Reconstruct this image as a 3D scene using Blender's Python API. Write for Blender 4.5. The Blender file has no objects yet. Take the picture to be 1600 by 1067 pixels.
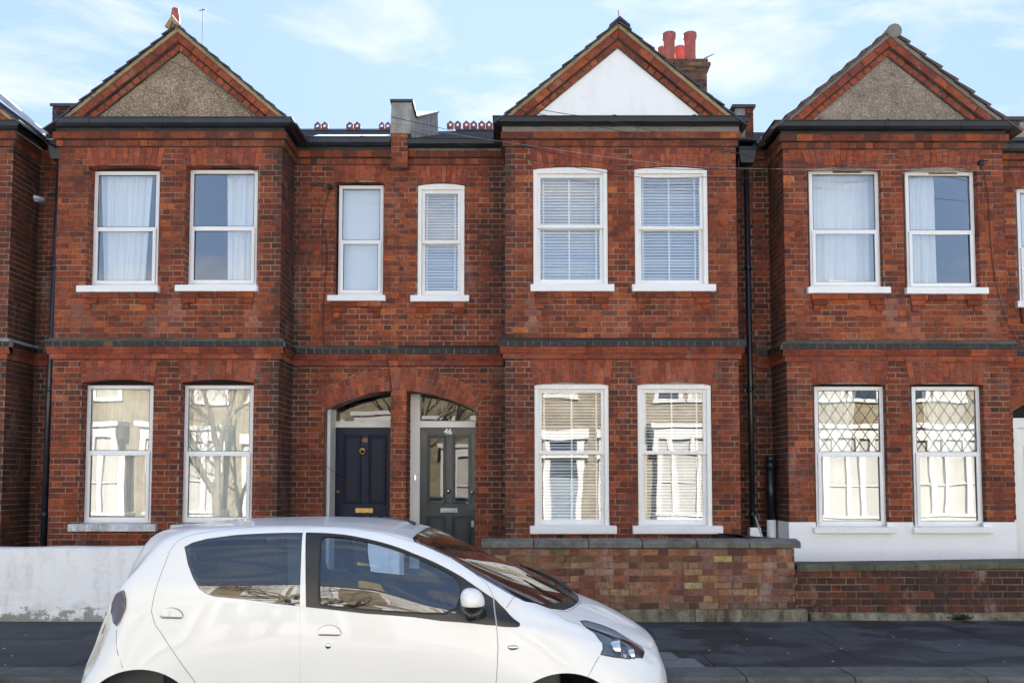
import bpy, bmesh, math, random
import numpy as np
from mathutils import Vector, Matrix
from mathutils.geometry import delaunay_2d_cdt
random.seed(7)
RNG = random.Random(11)
R = math.radians
S = bpy.context.scene
COL = S.collection

# ------------------------------------------------------------------ camera
EYE = 1.70; PITCH = R(3.0); F = 1244.0; PY = 684.8
cam = bpy.data.cameras.new('camera'); camo = bpy.data.objects.new('camera', cam); COL.objects.link(camo)
camo.location = (0, 0, EYE); camo.rotation_euler = (R(90) + PITCH, 0, 0)
cam.sensor_width = 36; cam.lens = F / 1600 * 36; cam.shift_y = (PY - 533.5) / 1600; cam.clip_end = 2000; cam.clip_start = .05
S.camera = camo
def at(px, py, Y):
    cx = (px - 800) / F; cy = -(py - PY) / F
    s, c = math.sin(PITCH), math.cos(PITCH)
    d = (cx, c - s * cy, s + c * cy)
    t = Y / d[1]
    return d[0] * t, EYE + d[2] * t
def aX(px, py, Y): return at(px, py, Y)[0]
def aZ(py, Y, px=800): return at(px, py, Y)[1]

# ------------------------------------------------------------------ world and sun
SUN_EL, SUN_AZ = 31.0, 3.0          # sun stands behind the terrace
w = bpy.data.worlds.new('World'); S.world = w; w.use_nodes = True
nt = w.node_tree; nt.nodes.clear()
sky = nt.nodes.new('ShaderNodeTexSky'); sky.sky_type = 'NISHITA'; sky.sun_disc = False
sky.sun_elevation = R(SUN_EL); sky.sun_rotation = R(SUN_AZ); sky.air_density = 1.0; sky.dust_density = .3; sky.ozone_density = 4.5
tc = nt.nodes.new('ShaderNodeTexCoord'); mp = nt.nodes.new('ShaderNodeMapping'); mp.inputs['Scale'].default_value = (1.3, 1.3, 5.0); mp.inputs['Rotation'].default_value = (0, .35, .5)
nz = nt.nodes.new('ShaderNodeTexNoise'); nz.inputs['Scale'].default_value = 2.1; nz.inputs['Detail'].default_value = 9; nz.inputs['Roughness'].default_value = .58; nz.inputs['Distortion'].default_value = .35
cr = nt.nodes.new('ShaderNodeValToRGB'); cr.color_ramp.elements[0].position = .49; cr.color_ramp.elements[0].color = (0, 0, 0, 1)
cr.color_ramp.elements[1].position = .66; cr.color_ramp.elements[1].color = (.8, .8, .8, 1)
mx = nt.nodes.new('ShaderNodeMix'); mx.data_type = 'RGBA'; mx.inputs[7].default_value = (.80, .80, .81, 1)
bg = nt.nodes.new('ShaderNodeBackground'); bg.inputs[1].default_value = .15
out = nt.nodes.new('ShaderNodeOutputWorld')
L = nt.links.new
L(tc.outputs['Generated'], mp.inputs[0]); L(mp.outputs[0], nz.inputs[0]); L(nz.outputs[0], cr.inputs[0])
# soft shoulder: the sky round the sun stays blue in the photograph's exposure
v1 = nt.nodes.new('ShaderNodeVectorMath'); v1.operation = 'MULTIPLY'; v1.inputs[1].default_value = (2.15, 1.55, 1.02); L(sky.outputs[0], v1.inputs[0])
v2 = nt.nodes.new('ShaderNodeVectorMath'); v2.operation = 'ADD'; v2.inputs[1].default_value = (1, 1, 1); L(v1.outputs[0], v2.inputs[0])
v3 = nt.nodes.new('ShaderNodeVectorMath'); v3.operation = 'DIVIDE'; L(sky.outputs[0], v3.inputs[0]); L(v2.outputs[0], v3.inputs[1])
L(cr.outputs[0], mx.inputs[0]); L(v3.outputs[0], mx.inputs[6]); L(mx.outputs[2], bg.inputs[0]); L(bg.outputs[0], out.inputs[0])
sl = bpy.data.lights.new('sun', 'SUN'); so = bpy.data.objects.new('sun', sl); COL.objects.link(so)
sl.energy = 5.0; sl.angle = R(.5); sl.color = (1, .95, .87)
az = R(SUN_AZ); sd = Vector((math.sin(az) * math.cos(R(SUN_EL)), math.cos(az) * math.cos(R(SUN_EL)), math.sin(R(SUN_EL))))
so.rotation_euler = sd.to_track_quat('Z', 'Y').to_euler(); so.location = (4, 20, 20)
S.view_settings.view_transform = 'Standard'; S.view_settings.look = 'None'; S.view_settings.gamma = 1
S.view_settings.exposure = 3.3

# ------------------------------------------------------------------ materials
def newmat(name):
    m = bpy.data.materials.new(name); m.use_nodes = True
    return m, m.node_tree, m.node_tree.nodes['Principled BSDF']
def noise(nt, scale, detail=4, rough=.55, vec=None, mscale=None):
    n = nt.nodes.new('ShaderNodeTexNoise'); n.inputs['Scale'].default_value = scale; n.inputs['Detail'].default_value = detail; n.inputs['Roughness'].default_value = rough
    if vec is None:
        vec = nt.nodes.new('ShaderNodeTexCoord').outputs['Object']
    if mscale:
        mp = nt.nodes.new('ShaderNodeMapping'); mp.inputs['Scale'].default_value = mscale; nt.links.new(vec, mp.inputs[0]); vec = mp.outputs[0]
    nt.links.new(vec, n.inputs['Vector'])
    return n.outputs[0]
def ramp(nt, fac, stops):
    n = nt.nodes.new('ShaderNodeValToRGB'); e = n.color_ramp.elements
    while len(e) < len(stops): e.new(.5)
    for i, (p, c) in enumerate(stops):
        e[i].position = p; e[i].color = (*c, 1) if len(c) == 3 else c
    nt.links.new(fac, n.inputs[0]); return n.outputs[0]
def mix(nt, fac, a, b, mode='MIX'):
    n = nt.nodes.new('ShaderNodeMix'); n.data_type = 'RGBA'; n.blend_type = mode
    for sock, v in ((0, fac), (6, a), (7, b)):
        if isinstance(v, (int, float)): n.inputs[sock].default_value = v
        elif isinstance(v, tuple): n.inputs[sock].default_value = (*v, 1)
        else: nt.links.new(v, n.inputs[sock])
    return n.outputs[2]
def math_(nt, op, a, b=0.0, clamp=False):
    n = nt.nodes.new('ShaderNodeMath'); n.operation = op; n.use_clamp = clamp
    for i, v in enumerate((a, b)):
        if isinstance(v, (int, float)): n.inputs[i].default_value = v
        else: nt.links.new(v, n.inputs[i])
    return n.outputs[0]
def bump(nt, bsdf, h, dist=.004, strength=1):
    b = nt.nodes.new('ShaderNodeBump'); b.inputs['Distance'].default_value = dist; b.inputs['Strength'].default_value = strength
    nt.links.new(h, b.inputs['Height']); nt.links.new(b.outputs[0], bsdf.inputs['Normal'])
def plain(name, col, rough=.6, var=.12, scale=12, bmp=.001, bscale=60, metal=0, coat=0, spec=.5, vscale=None):
    m, nt, b = newmat(name)
    n = noise(nt, scale, 5, .6, mscale=vscale)
    lo = tuple(c * (1 - var) for c in col); hi = tuple(min(1, c * (1 + var)) for c in col)
    nt.links.new(ramp(nt, n, [(.3, lo), (.7, hi)]), b.inputs['Base Color'])
    b.inputs['Roughness'].default_value = rough; b.inputs['Metallic'].default_value = metal
    b.inputs['Coat Weight'].default_value = coat; b.inputs['Specular IOR Level'].default_value = spec
    if bmp: bump(nt, b, noise(nt, bscale, 4), bmp)
    return m
def brick_mat(name, stops, soot=(.035, .028, .025), sootamt=1.0, efl=.35, moss=None):
    m, nt, b = newmat(name)
    at_ = nt.nodes.new('ShaderNodeAttribute'); at_.attribute_name = 'bk'
    sp = nt.nodes.new('ShaderNodeSeparateColor'); nt.links.new(at_.outputs['Color'], sp.inputs[0])
    ob = nt.nodes.new('ShaderNodeTexCoord').outputs['Object']
    big = noise(nt, .9, 5, .62, ob, (1.3, 1.3, 1.0))
    t = math_(nt, 'ADD', sp.outputs[0], math_(nt, 'MULTIPLY', math_(nt, 'SUBTRACT', big, .5), .9), True)
    c = ramp(nt, t, stops)
    fine = noise(nt, 42, 6, .68, ob)
    c = mix(nt, 1.0, c, ramp(nt, fine, [(.2, (.50, .50, .52)), (.5, (1, 1, 1)), (.8, (1.42, 1.34, 1.26))]), 'MULTIPLY')
    c = mix(nt, 1.0, c, ramp(nt, noise(nt, 9, 5, .7, ob, (1, 1, 1.8)), [(.3, (.62, .60, .62)), (.55, (1.04, 1.04, 1.02)), (.75, (1.22, 1.2, 1.12))]), 'MULTIPLY')
    # hue variation per brick: orange / purple
    c = mix(nt, 1.0, c, ramp(nt, sp.outputs[1], [(0, (.82, .92, 1.25)), (.3, (1, 1, 1)), (1, (1.12, 1.06, .85))]), 'MULTIPLY')
    # dark flecks and grime
    fl = noise(nt, 26, 5, .75, ob)
    c = mix(nt, ramp(nt, fl, [(.58, (0, 0, 0)), (.66, (.78, .78, .78))]), c, soot)
    sn = noise(nt, 1.6, 7, .72, ob, (1, 1, .55))
    sf = math_(nt, 'MULTIPLY', math_(nt, 'ADD', ramp(nt, sn, [(.47, (0, 0, 0)), (.70, (.55, .55, .55))]), sp.outputs[2]), sootamt, True)
    sf = math_(nt, 'MULTIPLY', sf, math_(nt, 'ADD', math_(nt, 'MULTIPLY', fine, 1.0), .35), True)
    c = mix(nt, sf, c, soot)
    ef = noise(nt, 1.1, 8, .78, ob, (2.2, 2.2, .8))
    neg = math_(nt, 'MULTIPLY', sp.outputs[2], -1.0, True)
    st = noise(nt, 3.0, 8, .75, ob, (3.5, 3.5, .45))
    c = mix(nt, math_(nt, 'MULTIPLY', ramp(nt, st, [(.55, (0, 0, 0)), (.72, (.75, .75, .75))]), sootamt), c, soot)
    c = mix(nt, math_(nt, 'ADD', math_(nt, 'MULTIPLY', ramp(nt, ef, [(.56, (0, 0, 0)), (.72, (1, 1, 1))]), efl), math_(nt, 'MULTIPLY', neg, fine), True), c, (.44, .33, .29))
    nt.links.new(c, b.inputs['Base Color']); b.inputs['Roughness'].default_value = .88; b.inputs['Specular IOR Level'].default_value = .3
    bump(nt, b, math_(nt, 'ADD', fine, noise(nt, 160, 3, .6, ob)), .0035)
    return m
RED = [(0, (.065, .024, .018)), (.22, (.135, .034, .019)), (.5, (.225, .048, .021)), (.75, (.335, .076, .027)), (1, (.46, .135, .042))]
M = {}
M['brick'] = brick_mat('red_brick', RED)
M['brick_arch'] = brick_mat('rubbed_brick', [(0, (.16, .04, .026)), (.5, (.27, .062, .034)), (1, (.40, .11, .055))], sootamt=.5, efl=.35)
M['brick_old'] = brick_mat('mixed_old_brick', [(0, (.05, .026, .024)), (.25, (.12, .050, .038)), (.45, (.20, .072, .046)), (.65, (.29, .125, .08)), (.8, (.33, .18, .115)), (.92, (.37, .25, .15)), (1, (.46, .33, .13))], efl=.7)
M['brick_dark'] = brick_mat('weathered_red_brick', [(0, (.032, .016, .018)), (.4, (.075, .028, .024)), (.7, (.14, .042, .03)), (1, (.24, .075, .045))], sootamt=1.3, efl=.8)
M['black_brick'] = brick_mat('black_glazed_brick', [(0, (.010, .010, .014)), (.8, (.026, .025, .032)), (.93, (.04, .03, .03)), (1, (.20, .07, .03))], efl=.25)
M['black_brick'].node_tree.nodes['Principled BSDF'].inputs['Roughness'].default_value = .45
def mortar_mat(name, lo, hi, dk):
    m, nt, b = newmat(name)
    ob = nt.nodes.new('ShaderNodeTexCoord').outputs['Object']
    c = ramp(nt, noise(nt, 30, 5, .7, ob), [(.25, lo), (.75, hi)])
    c = mix(nt, ramp(nt, noise(nt, 1.7, 8, .74, ob), [(.44, (0, 0, 0)), (.60, (.88, .88, .88))]), c, dk)
    nt.links.new(c, b.inputs['Base Color']); b.inputs['Roughness'].default_value = .95
    bump(nt, b, noise(nt, 220, 3, .6, ob), .002)
    return m
M['mortar'] = mortar_mat('lime_mortar', (.20, .15, .115), (.44, .35, .27), (.06, .038, .030))
M['mortar_dark'] = mortar_mat('sooty_shadow_mortar', (.05, .038, .032), (.22, .17, .13), (.03, .024, .02))  # soot, plus shadow lines of the projecting courses put into the joint colour
M['mortar_old'] = mortar_mat('old_yellow_mortar', (.13, .11, .08), (.27, .23, .15), (.06, .05, .035))
def rough_white(name, col, dirt, amt, rough=.55, drip=True, thr=(.5, .75), bd=.003):
    m, nt, b = newmat(name)
    ob = nt.nodes.new('ShaderNodeTexCoord').outputs['Object']
    d = noise(nt, 2.2, 9, .72, ob, (3, 3, .5) if drip else None)
    d2 = noise(nt, 14, 8, .75, ob)
    f = ramp(nt, math_(nt, 'ADD', math_(nt, 'MULTIPLY', d, .6), math_(nt, 'MULTIPLY', d2, .4)), [(thr[0], (0, 0, 0)), (thr[1], (amt, amt, amt))])
    c = mix(nt, f, col, dirt)
    nt.links.new(c, b.inputs['Base Color']); b.inputs['Roughness'].default_value = rough
    bump(nt, b, math_(nt, 'ADD', noise(nt, 9, 6, .6, ob), math_(nt, 'MULTIPLY', noise(nt, 80, 4, .6, ob), .4)), bd)
    return m
M['white_render'] = rough_white('white_masonry_paint', (.84, .84, .85), (.40, .38, .36), .7, thr=(.49, .76))
M['white_plinth'] = rough_white('clean_white_masonry_paint', (.82, .82, .83), (.5, .49, .48), .6, thr=(.55, .75))
M['gable_white'] = rough_white('white_gable_render', (.84, .84, .83), (.62, .6, .57), .6, thr=(.5, .8), bd=.002)
def wall_base_paint():          # old white wall whose paint flakes off towards its foot
    m = M['white_render'].copy(); m.name = 'flaking_white_paint'; nt = m.node_tree; b = nt.nodes['Principled BSDF']
    src = b.inputs['Base Color'].links[0].from_socket
    tc = nt.nodes.new('ShaderNodeTexCoord'); sp = nt.nodes.new('ShaderNodeSeparateXYZ'); nt.links.new(tc.outputs['Object'], sp.inputs[0])
    h = math_(nt, 'SUBTRACT', .26, sp.outputs[2])
    n = noise(nt, 7, 9, .7, tc.outputs['Object'], (1, 1, 1.6))
    f = math_(nt, 'ADD', math_(nt, 'MULTIPLY', h, 1.1), n)
    c = mix(nt, ramp(nt, f, [(.66, (0, 0, 0)), (.72, (.8, .8, .8))]), src, (.17, .15, .12))
    c2 = mix(nt, ramp(nt, math_(nt, 'ADD', math_(nt, 'MULTIPLY', h, .9), noise(nt, 3, 6, .7, tc.outputs['Object'])), [(.6, (0, 0, 0)), (.9, (.5, .5, .5))]), c, (.25, .24, .2))
    nt.links.new(c2, b.inputs['Base Color']); return m
M['flaking'] = wall_base_paint()
def pebble(name, cols):
    m, nt, b = newmat(name)
    ob = nt.nodes.new('ShaderNodeTexCoord').outputs['Object']
    v = nt.nodes.new('ShaderNodeTexVoronoi'); v.inputs['Scale'].default_value = 95; nt.links.new(ob, v.inputs['Vector'])
    sp = nt.nodes.new('ShaderNodeSeparateColor'); nt.links.new(v.outputs['Color'], sp.inputs[0])
    c = ramp(nt, sp.outputs[0], cols)
    c = mix(nt, 1.0, c, ramp(nt, noise(nt, 2.6, 7, .72, ob), [(.3, (.5, .48, .45)), (.65, (1.1, 1.1, 1.1))]), 'MULTIPLY')
    nt.links.new(c, b.inputs['Base Color']); b.inputs['Roughness'].default_value = .9
    bump(nt, b, v.outputs['Distance'], .012)
    return m
M['pebble_brown'] = pebble('brown_pebbledash', [(0, (.17, .115, .07)), (.45, (.36, .26, .17)), (.85, (.50, .39, .27)), (1, (.68, .60, .49))])
M['pebble_grey'] = pebble('grey_pebbledash', [(0, (.20, .15, .115)), (.5, (.35, .28, .22)), (.9, (.46, .38, .30)), (1, (.64, .57, .49))])
M['upvc'] = plain('white_window_plastic', (.80, .80, .80), .35, .03, 3, 0)
M['timber'] = plain('white_gloss_timber', (.80, .79, .76), .4, .04, 4, .0004, 30)
M['cream'] = plain('cream_painted_frame', (.66, .65, .62), .45, .06, 5, .0005, 30)
M['sill'] = rough_white('white_painted_stone_sill', (.80, .80, .80), (.45, .43, .4), .7, .5, False, (.55, .8), .002)
M['sill_old'] = rough_white('worn_painted_sill', (.62, .63, .64), (.20, .20, .19), .9, .6, True, (.45, .62), .004)
M['gutter'] = plain('black_gutter_plastic', (.012, .013, .016), .32, .3, 6, .0005, 20)
M['gutter_blue'] = plain('slate_black_gutter', (.022, .026, .036), .3, .3, 6, .0005, 20)
M['fascia'] = plain('dark_fascia', (.03, .028, .026), .6, .4, 4)
M['fascia_green'] = rough_white('weathered_green_fascia', (.20, .26, .22), (.06, .06, .05), .9, .7, False, (.42, .6))
M['slate'] = plain('roof_slate', (.045, .047, .055), .45, .35, 7, .003, 30)
M['tile'] = plain('clay_ridge_tile', (.26, .075, .055), .8, .35, 18, .003, 50)
M['tile_dark'] = plain('weathered_brown_tile', (.09, .06, .05), .8, .35, 14, .003, 50)
M['verge'] = rough_white('sandy_verge_mortar', (.36, .27, .15), (.10, .085, .06), .9, .9, False, (.45, .68))
M['verge_grey'] = rough_white('grey_verge_board', (.22, .20, .18), (.08, .07, .06), .9, .9, False, (.45, .68))
M['cement'] = rough_white('stained_grey_cement', (.36, .35, .33), (.10, .09, .08), .9, .9, True, (.42, .68), .006)
M['coping'] = rough_white('weathered_coping_stone', (.20, .19, .165), (.055, .052, .045), .9, .9, False, (.42, .6), .008)
M['coping_moss'] = rough_white('mossy_coping_stone', (.13, .115, .085), (.04, .05, .022), .9, .95, False, (.42, .6), .008)
M['base_stone'] = rough_white('stained_base_render', (.27, .24, .18), (.055, .045, .025), .95, .9, True, (.40, .58), .014)
M['lead'] = plain('lead_flashing', (.50, .52, .55), .42, .25, 5, .004, 12, metal=.5)
M['pot'] = plain('terracotta_chimney_pot', (.38, .10, .075), .75, .25, 9, .003, 40)
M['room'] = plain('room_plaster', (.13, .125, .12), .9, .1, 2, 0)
M['navy'] = plain('navy_door_paint', (.004, .007, .030), .42, .45, 3, .0012, 40, spec=.25)
M['slate_door'] = plain('slate_grey_door_paint', (.020, .030, .036), .36, .12, 3, .0006, 40, coat=.2)
M['brass'] = plain('aged_brass', (.42, .28, .10), .35, .3, 20, .0005, 60, metal=1)
M['chrome'] = plain('polished_chrome', (.75, .75, .75), .12, .04, 20, 0, metal=1)
M['number'] = plain('white_door_number', (.85, .85, .82), .4, .02, 5, 0)
M['number_brass'] = plain('brass_door_number', (.20, .13, .05), .45, .02, 5, 0, metal=.6)
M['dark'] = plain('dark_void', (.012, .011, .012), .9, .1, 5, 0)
M['cable'] = plain('black_cable_sheath', (.02, .02, .022), .5, .1, 10, 0)
M['cable_light'] = plain('grey_cable_sheath', (.26, .26, .25), .5, .1, 10, 0)
M['rubber'] = plain('tyre_rubber', (.016, .016, .017), .7, .2, 30, .001, 90)
M['trim'] = plain('satin_black_trim', (.017, .017, .019), .38, .15, 10, .0002, 200)
M['seat'] = plain('dark_seat_cloth', (.020, .022, .03), .9, .15, 60, .001, 200)
M['dash'] = plain('grey_dash_plastic', (.055, .057, .062), .6, .1, 60, .0006, 300)
M['cabin'] = plain('grey_cabin_lining', (.15, .155, .16), .8, .08, 30, 0)
M['alloy'] = plain('silver_wheel_cover', (.5, .5, .52), .3, .08, 10, 0, metal=.8)
M['steel_rod'] = plain('galvanised_rod', (.45, .45, .46), .4, .1, 10, 0, metal=.6)
m, nt_, b_ = newmat('white_car_paint'); b_.inputs['Base Color'].default_value = (.80, .795, .77, 1); b_.inputs['Roughness'].default_value = .38
b_.inputs['Coat Weight'].default_value = .6; b_.inputs['Coat Roughness'].default_value = .03; b_.inputs['Coat IOR'].default_value = 1.5
nt_.links.new(ramp(nt_, noise(nt_, 1.7, 7, .7), [(.3, (.77, .77, .76)), (.75, (.73, .73, .72))]), b_.inputs['Base Color']); M['paint'] = m
def glass(name, tint, refl=.12, rough=0.0, wav=0.0, wsc=2.2, gcol=(1, 1, 1)):
    m = bpy.data.materials.new(name); m.use_nodes = True; nt = m.node_tree; nt.nodes.clear()
    o = nt.nodes.new('ShaderNodeOutputMaterial'); t = nt.nodes.new('ShaderNodeBsdfTransparent'); t.inputs[0].default_value = (*tint, 1)
    g = nt.nodes.new('ShaderNodeBsdfGlossy'); g.inputs['Roughness'].default_value = rough; g.inputs[0].default_value = (*gcol, 1)
    f = nt.nodes.new('ShaderNodeFresnel'); f.inputs[0].default_value = 1.5
    fac = math_(nt, 'ADD', math_(nt, 'MULTIPLY', f.outputs[0], 1.3), refl - .05, True)
    ms = nt.nodes.new('ShaderNodeMixShader'); nt.links.new(fac, ms.inputs[0]); nt.links.new(t.outputs[0], ms.inputs[1]); nt.links.new(g.outputs[0], ms.inputs[2]); nt.links.new(ms.outputs[0], o.inputs[0])
    if wav:
        b = nt.nodes.new('ShaderNodeBump'); b.inputs['Distance'].default_value = wav; nt.links.new(noise(nt, wsc, 1, .4), b.inputs['Height'])
        nt.links.new(b.outputs[0], g.inputs['Normal'])
    return m
M['glass'] = glass('window_glass', (.90, .93, .92), .17, wav=.0014, wsc=1.6)
M['glass_sash'] = glass('old_sash_glass', (.90, .92, .90), .15, wav=.0024, wsc=1.5)
M['glass_fan'] = glass('fanlight_glass', (.85, .87, .85), .07, wav=.002, wsc=1.5)
M['glass_up'] = glass('sky_lit_window_glass', (.90, .93, .94), .27, wav=.0014, wsc=1.6)
M['car_glass'] = glass('tinted_car_glass', (.72, .84, .94), .11, wav=.0)
M['car_glass_clear'] = glass('windscreen_glass', (.66, .74, .72), .14)
M['lamp_glass'] = glass('lamp_cover_glass', (.86, .90, .93), .10)
m, nt_, b_ = newmat('tail_lamp_glass'); b_.inputs['Base Color'].default_value = (.05, .018, .02, 1); b_.inputs['Roughness'].default_value = .08; b_.inputs['Coat Weight'].default_value = 1; M['tail'] = m
def curtain_mat(name, col, tr=.35):
    m, nt, b = newmat(name); b.inputs['Base Color'].default_value = (*col, 1); b.inputs['Roughness'].default_value = .9
    bump(nt, b, noise(nt, 300, 2), .0006); return m
M['net'] = curtain_mat('white_curtain_cloth', (.86, .86, .84)); M['net_grey'] = curtain_mat('grey_lace_cloth', (.66, .65, .60)); M['dark_curtain'] = curtain_mat('taupe_curtain_cloth', (.22, .20, .18))
M['blind'] = plain('white_blind_slat', (.84, .85, .86), .45, .02, 10, 0)
M['roman'] = curtain_mat('cream_roman_blind', (.84, .85, .82))
M['leadcame'] = plain('lead_came', (.05, .05, .055), .5, .1, 20, 0)

# ------------------------------------------------------------------ mesh building
class MB:
    def __init__(s): s.v = []; s.f = []; s.c = []; s.sm = []
    def add(s, vs, fs, col=(.5, .5, 0), smooth=False):
        n = len(s.v); s.v += [tuple(p) for p in vs]
        for f in fs: s.f.append(tuple(i + n for i in f)); s.c.append(col); s.sm.append(smooth)
    def box(s, x0, x1, y0, y1, z0, z1, col=(.5, .5, 0)):
        v = [(x, y, z) for z in (z0, z1) for y in (y0, y1) for x in (x0, x1)]
        s.add(v, [(0, 2, 3, 1), (4, 5, 7, 6), (0, 1, 5, 4), (2, 6, 7, 3), (0, 4, 6, 2), (1, 3, 7, 5)], col)
    def prism(s, pts, a, b, col=(.5, .5, 0), axis='y', cap=True):
        # pts: outline in the plane across the axis; axis y: (x,z), x: (y,z), z: (x,y)
        n = len(pts)
        g = {'y': lambda p, t: (p[0], t, p[1]), 'x': lambda p, t: (t, p[0], p[1]), 'z': lambda p, t: (p[0], p[1], t)}[axis]
        v = [g(p, a) for p in pts] + [g(p, b) for p in pts]
        fs = [(i, (i + 1) % n, n + (i + 1) % n, n + i) for i in range(n)]
        if cap: fs += [tuple(range(n))[::-1], tuple(range(n, 2 * n))]
        s.add(v, fs, col)
    def tube(s, pts, r, seg=8, col=(.5, .5, 0), caps=True):
        pts = [Vector(p) for p in pts]; n = len(pts); vs = []; rr = r if isinstance(r, (list, tuple)) else [r] * n
        up = Vector((0, 0, 1)); prev = None
        for i, p in enumerate(pts):
            d = (pts[min(i + 1, n - 1)] - pts[max(i - 1, 0)]).normalized()
            a = (prev - prev.dot(d) * d) if prev is not None else d.cross(up if abs(d.z) < .9 else Vector((1, 0, 0)))
            if a.length < 1e-5: a = d.cross(Vector((1, 0, 0)))
            a.normalize(); prev = a; b = d.cross(a)
            for k in range(seg):
                t = 2 * math.pi * k / seg; vs.append(p + (a * math.cos(t) + b * math.sin(t)) * rr[i])
        fs = [(i * seg + k, i * seg + (k + 1) % seg, (i + 1) * seg + (k + 1) % seg, (i + 1) * seg + k) for i in range(n - 1) for k in range(seg)]
        if caps: fs += [tuple(range(seg))[::-1], tuple((n - 1) * seg + k for k in range(seg))]
        s.add(vs, fs, col, True)
    def lathe(s, c, prof, seg=20, axis='z', col=(.5, .5, 0), cap=False):
        vs = []
        for (r, h) in prof:
            for k in range(seg):
                t = 2 * math.pi * k / seg; a, b = r * math.cos(t), r * math.sin(t)
                vs.append({'z': (c[0] + a, c[1] + b, c[2] + h), 'y': (c[0] + a, c[1] + h, c[2] + b), 'x': (c[0] + h, c[1] + a, c[2] + b)}[axis])
        n = len(prof)
        fs = [(i * seg + k, i * seg + (k + 1) % seg, (i + 1) * seg + (k + 1) % seg, (i + 1) * seg + k) for i in range(n - 1) for k in range(seg)]
        if cap: fs += [tuple(range(seg))[::-1], tuple((n - 1) * seg + k for k in range(seg))]
        s.add(vs, fs, col, True)
    def build(s, name, mat, parent=None, bevel=0, loc=None):
        if not s.v: return None
        me = bpy.data.meshes.new(name)
        off = Vector((0, 0, 0))
        if parent is not None:
            q = parent
            while q is not None: off += q.location; q = q.parent
        elif loc: off = Vector(loc)
        vv = [(p[0] - off.x, p[1] - off.y, p[2] - off.z) for p in s.v]
        me.from_pydata(vv, [], s.f); me.update()
        ca = me.attributes.new('bk', 'FLOAT_COLOR', 'FACE')
        ca.data.foreach_set('color', np.array([(c[0], c[1], c[2], 1) for c in s.c], dtype=np.float32).ravel())
        me.polygons.foreach_set('use_smooth', np.array(s.sm, dtype=bool))
        bm = bmesh.new(); bm.from_mesh(me); bmesh.ops.recalc_face_normals(bm, faces=bm.faces) if len(s.f) < 60000 else None; bm.to_mesh(me); bm.free()
        me.materials.append(mat)
        o = bpy.data.objects.new(name, me); COL.objects.link(o)
        if parent is not None: o.parent = parent
        elif loc: o.location = loc
        if bevel:
            b = o.modifiers.new('bevel', 'BEVEL'); b.width = bevel; b.segments = 2; b.limit_method = 'ANGLE'; b.angle_limit = R(40)
        return o
def tag(o, label=None, cat=None, group=None, kind=None):
    if label: o['label'] = label
    if cat: o['category'] = cat
    if group: o['group'] = group
    if kind: o['kind'] = kind
    return o
def thing(name, loc, label, cat, group=None):
    o = bpy.data.objects.new(name, None); COL.objects.link(o); o.location = loc; o.empty_display_size = .2
    return tag(o, label, cat, group)

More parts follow.
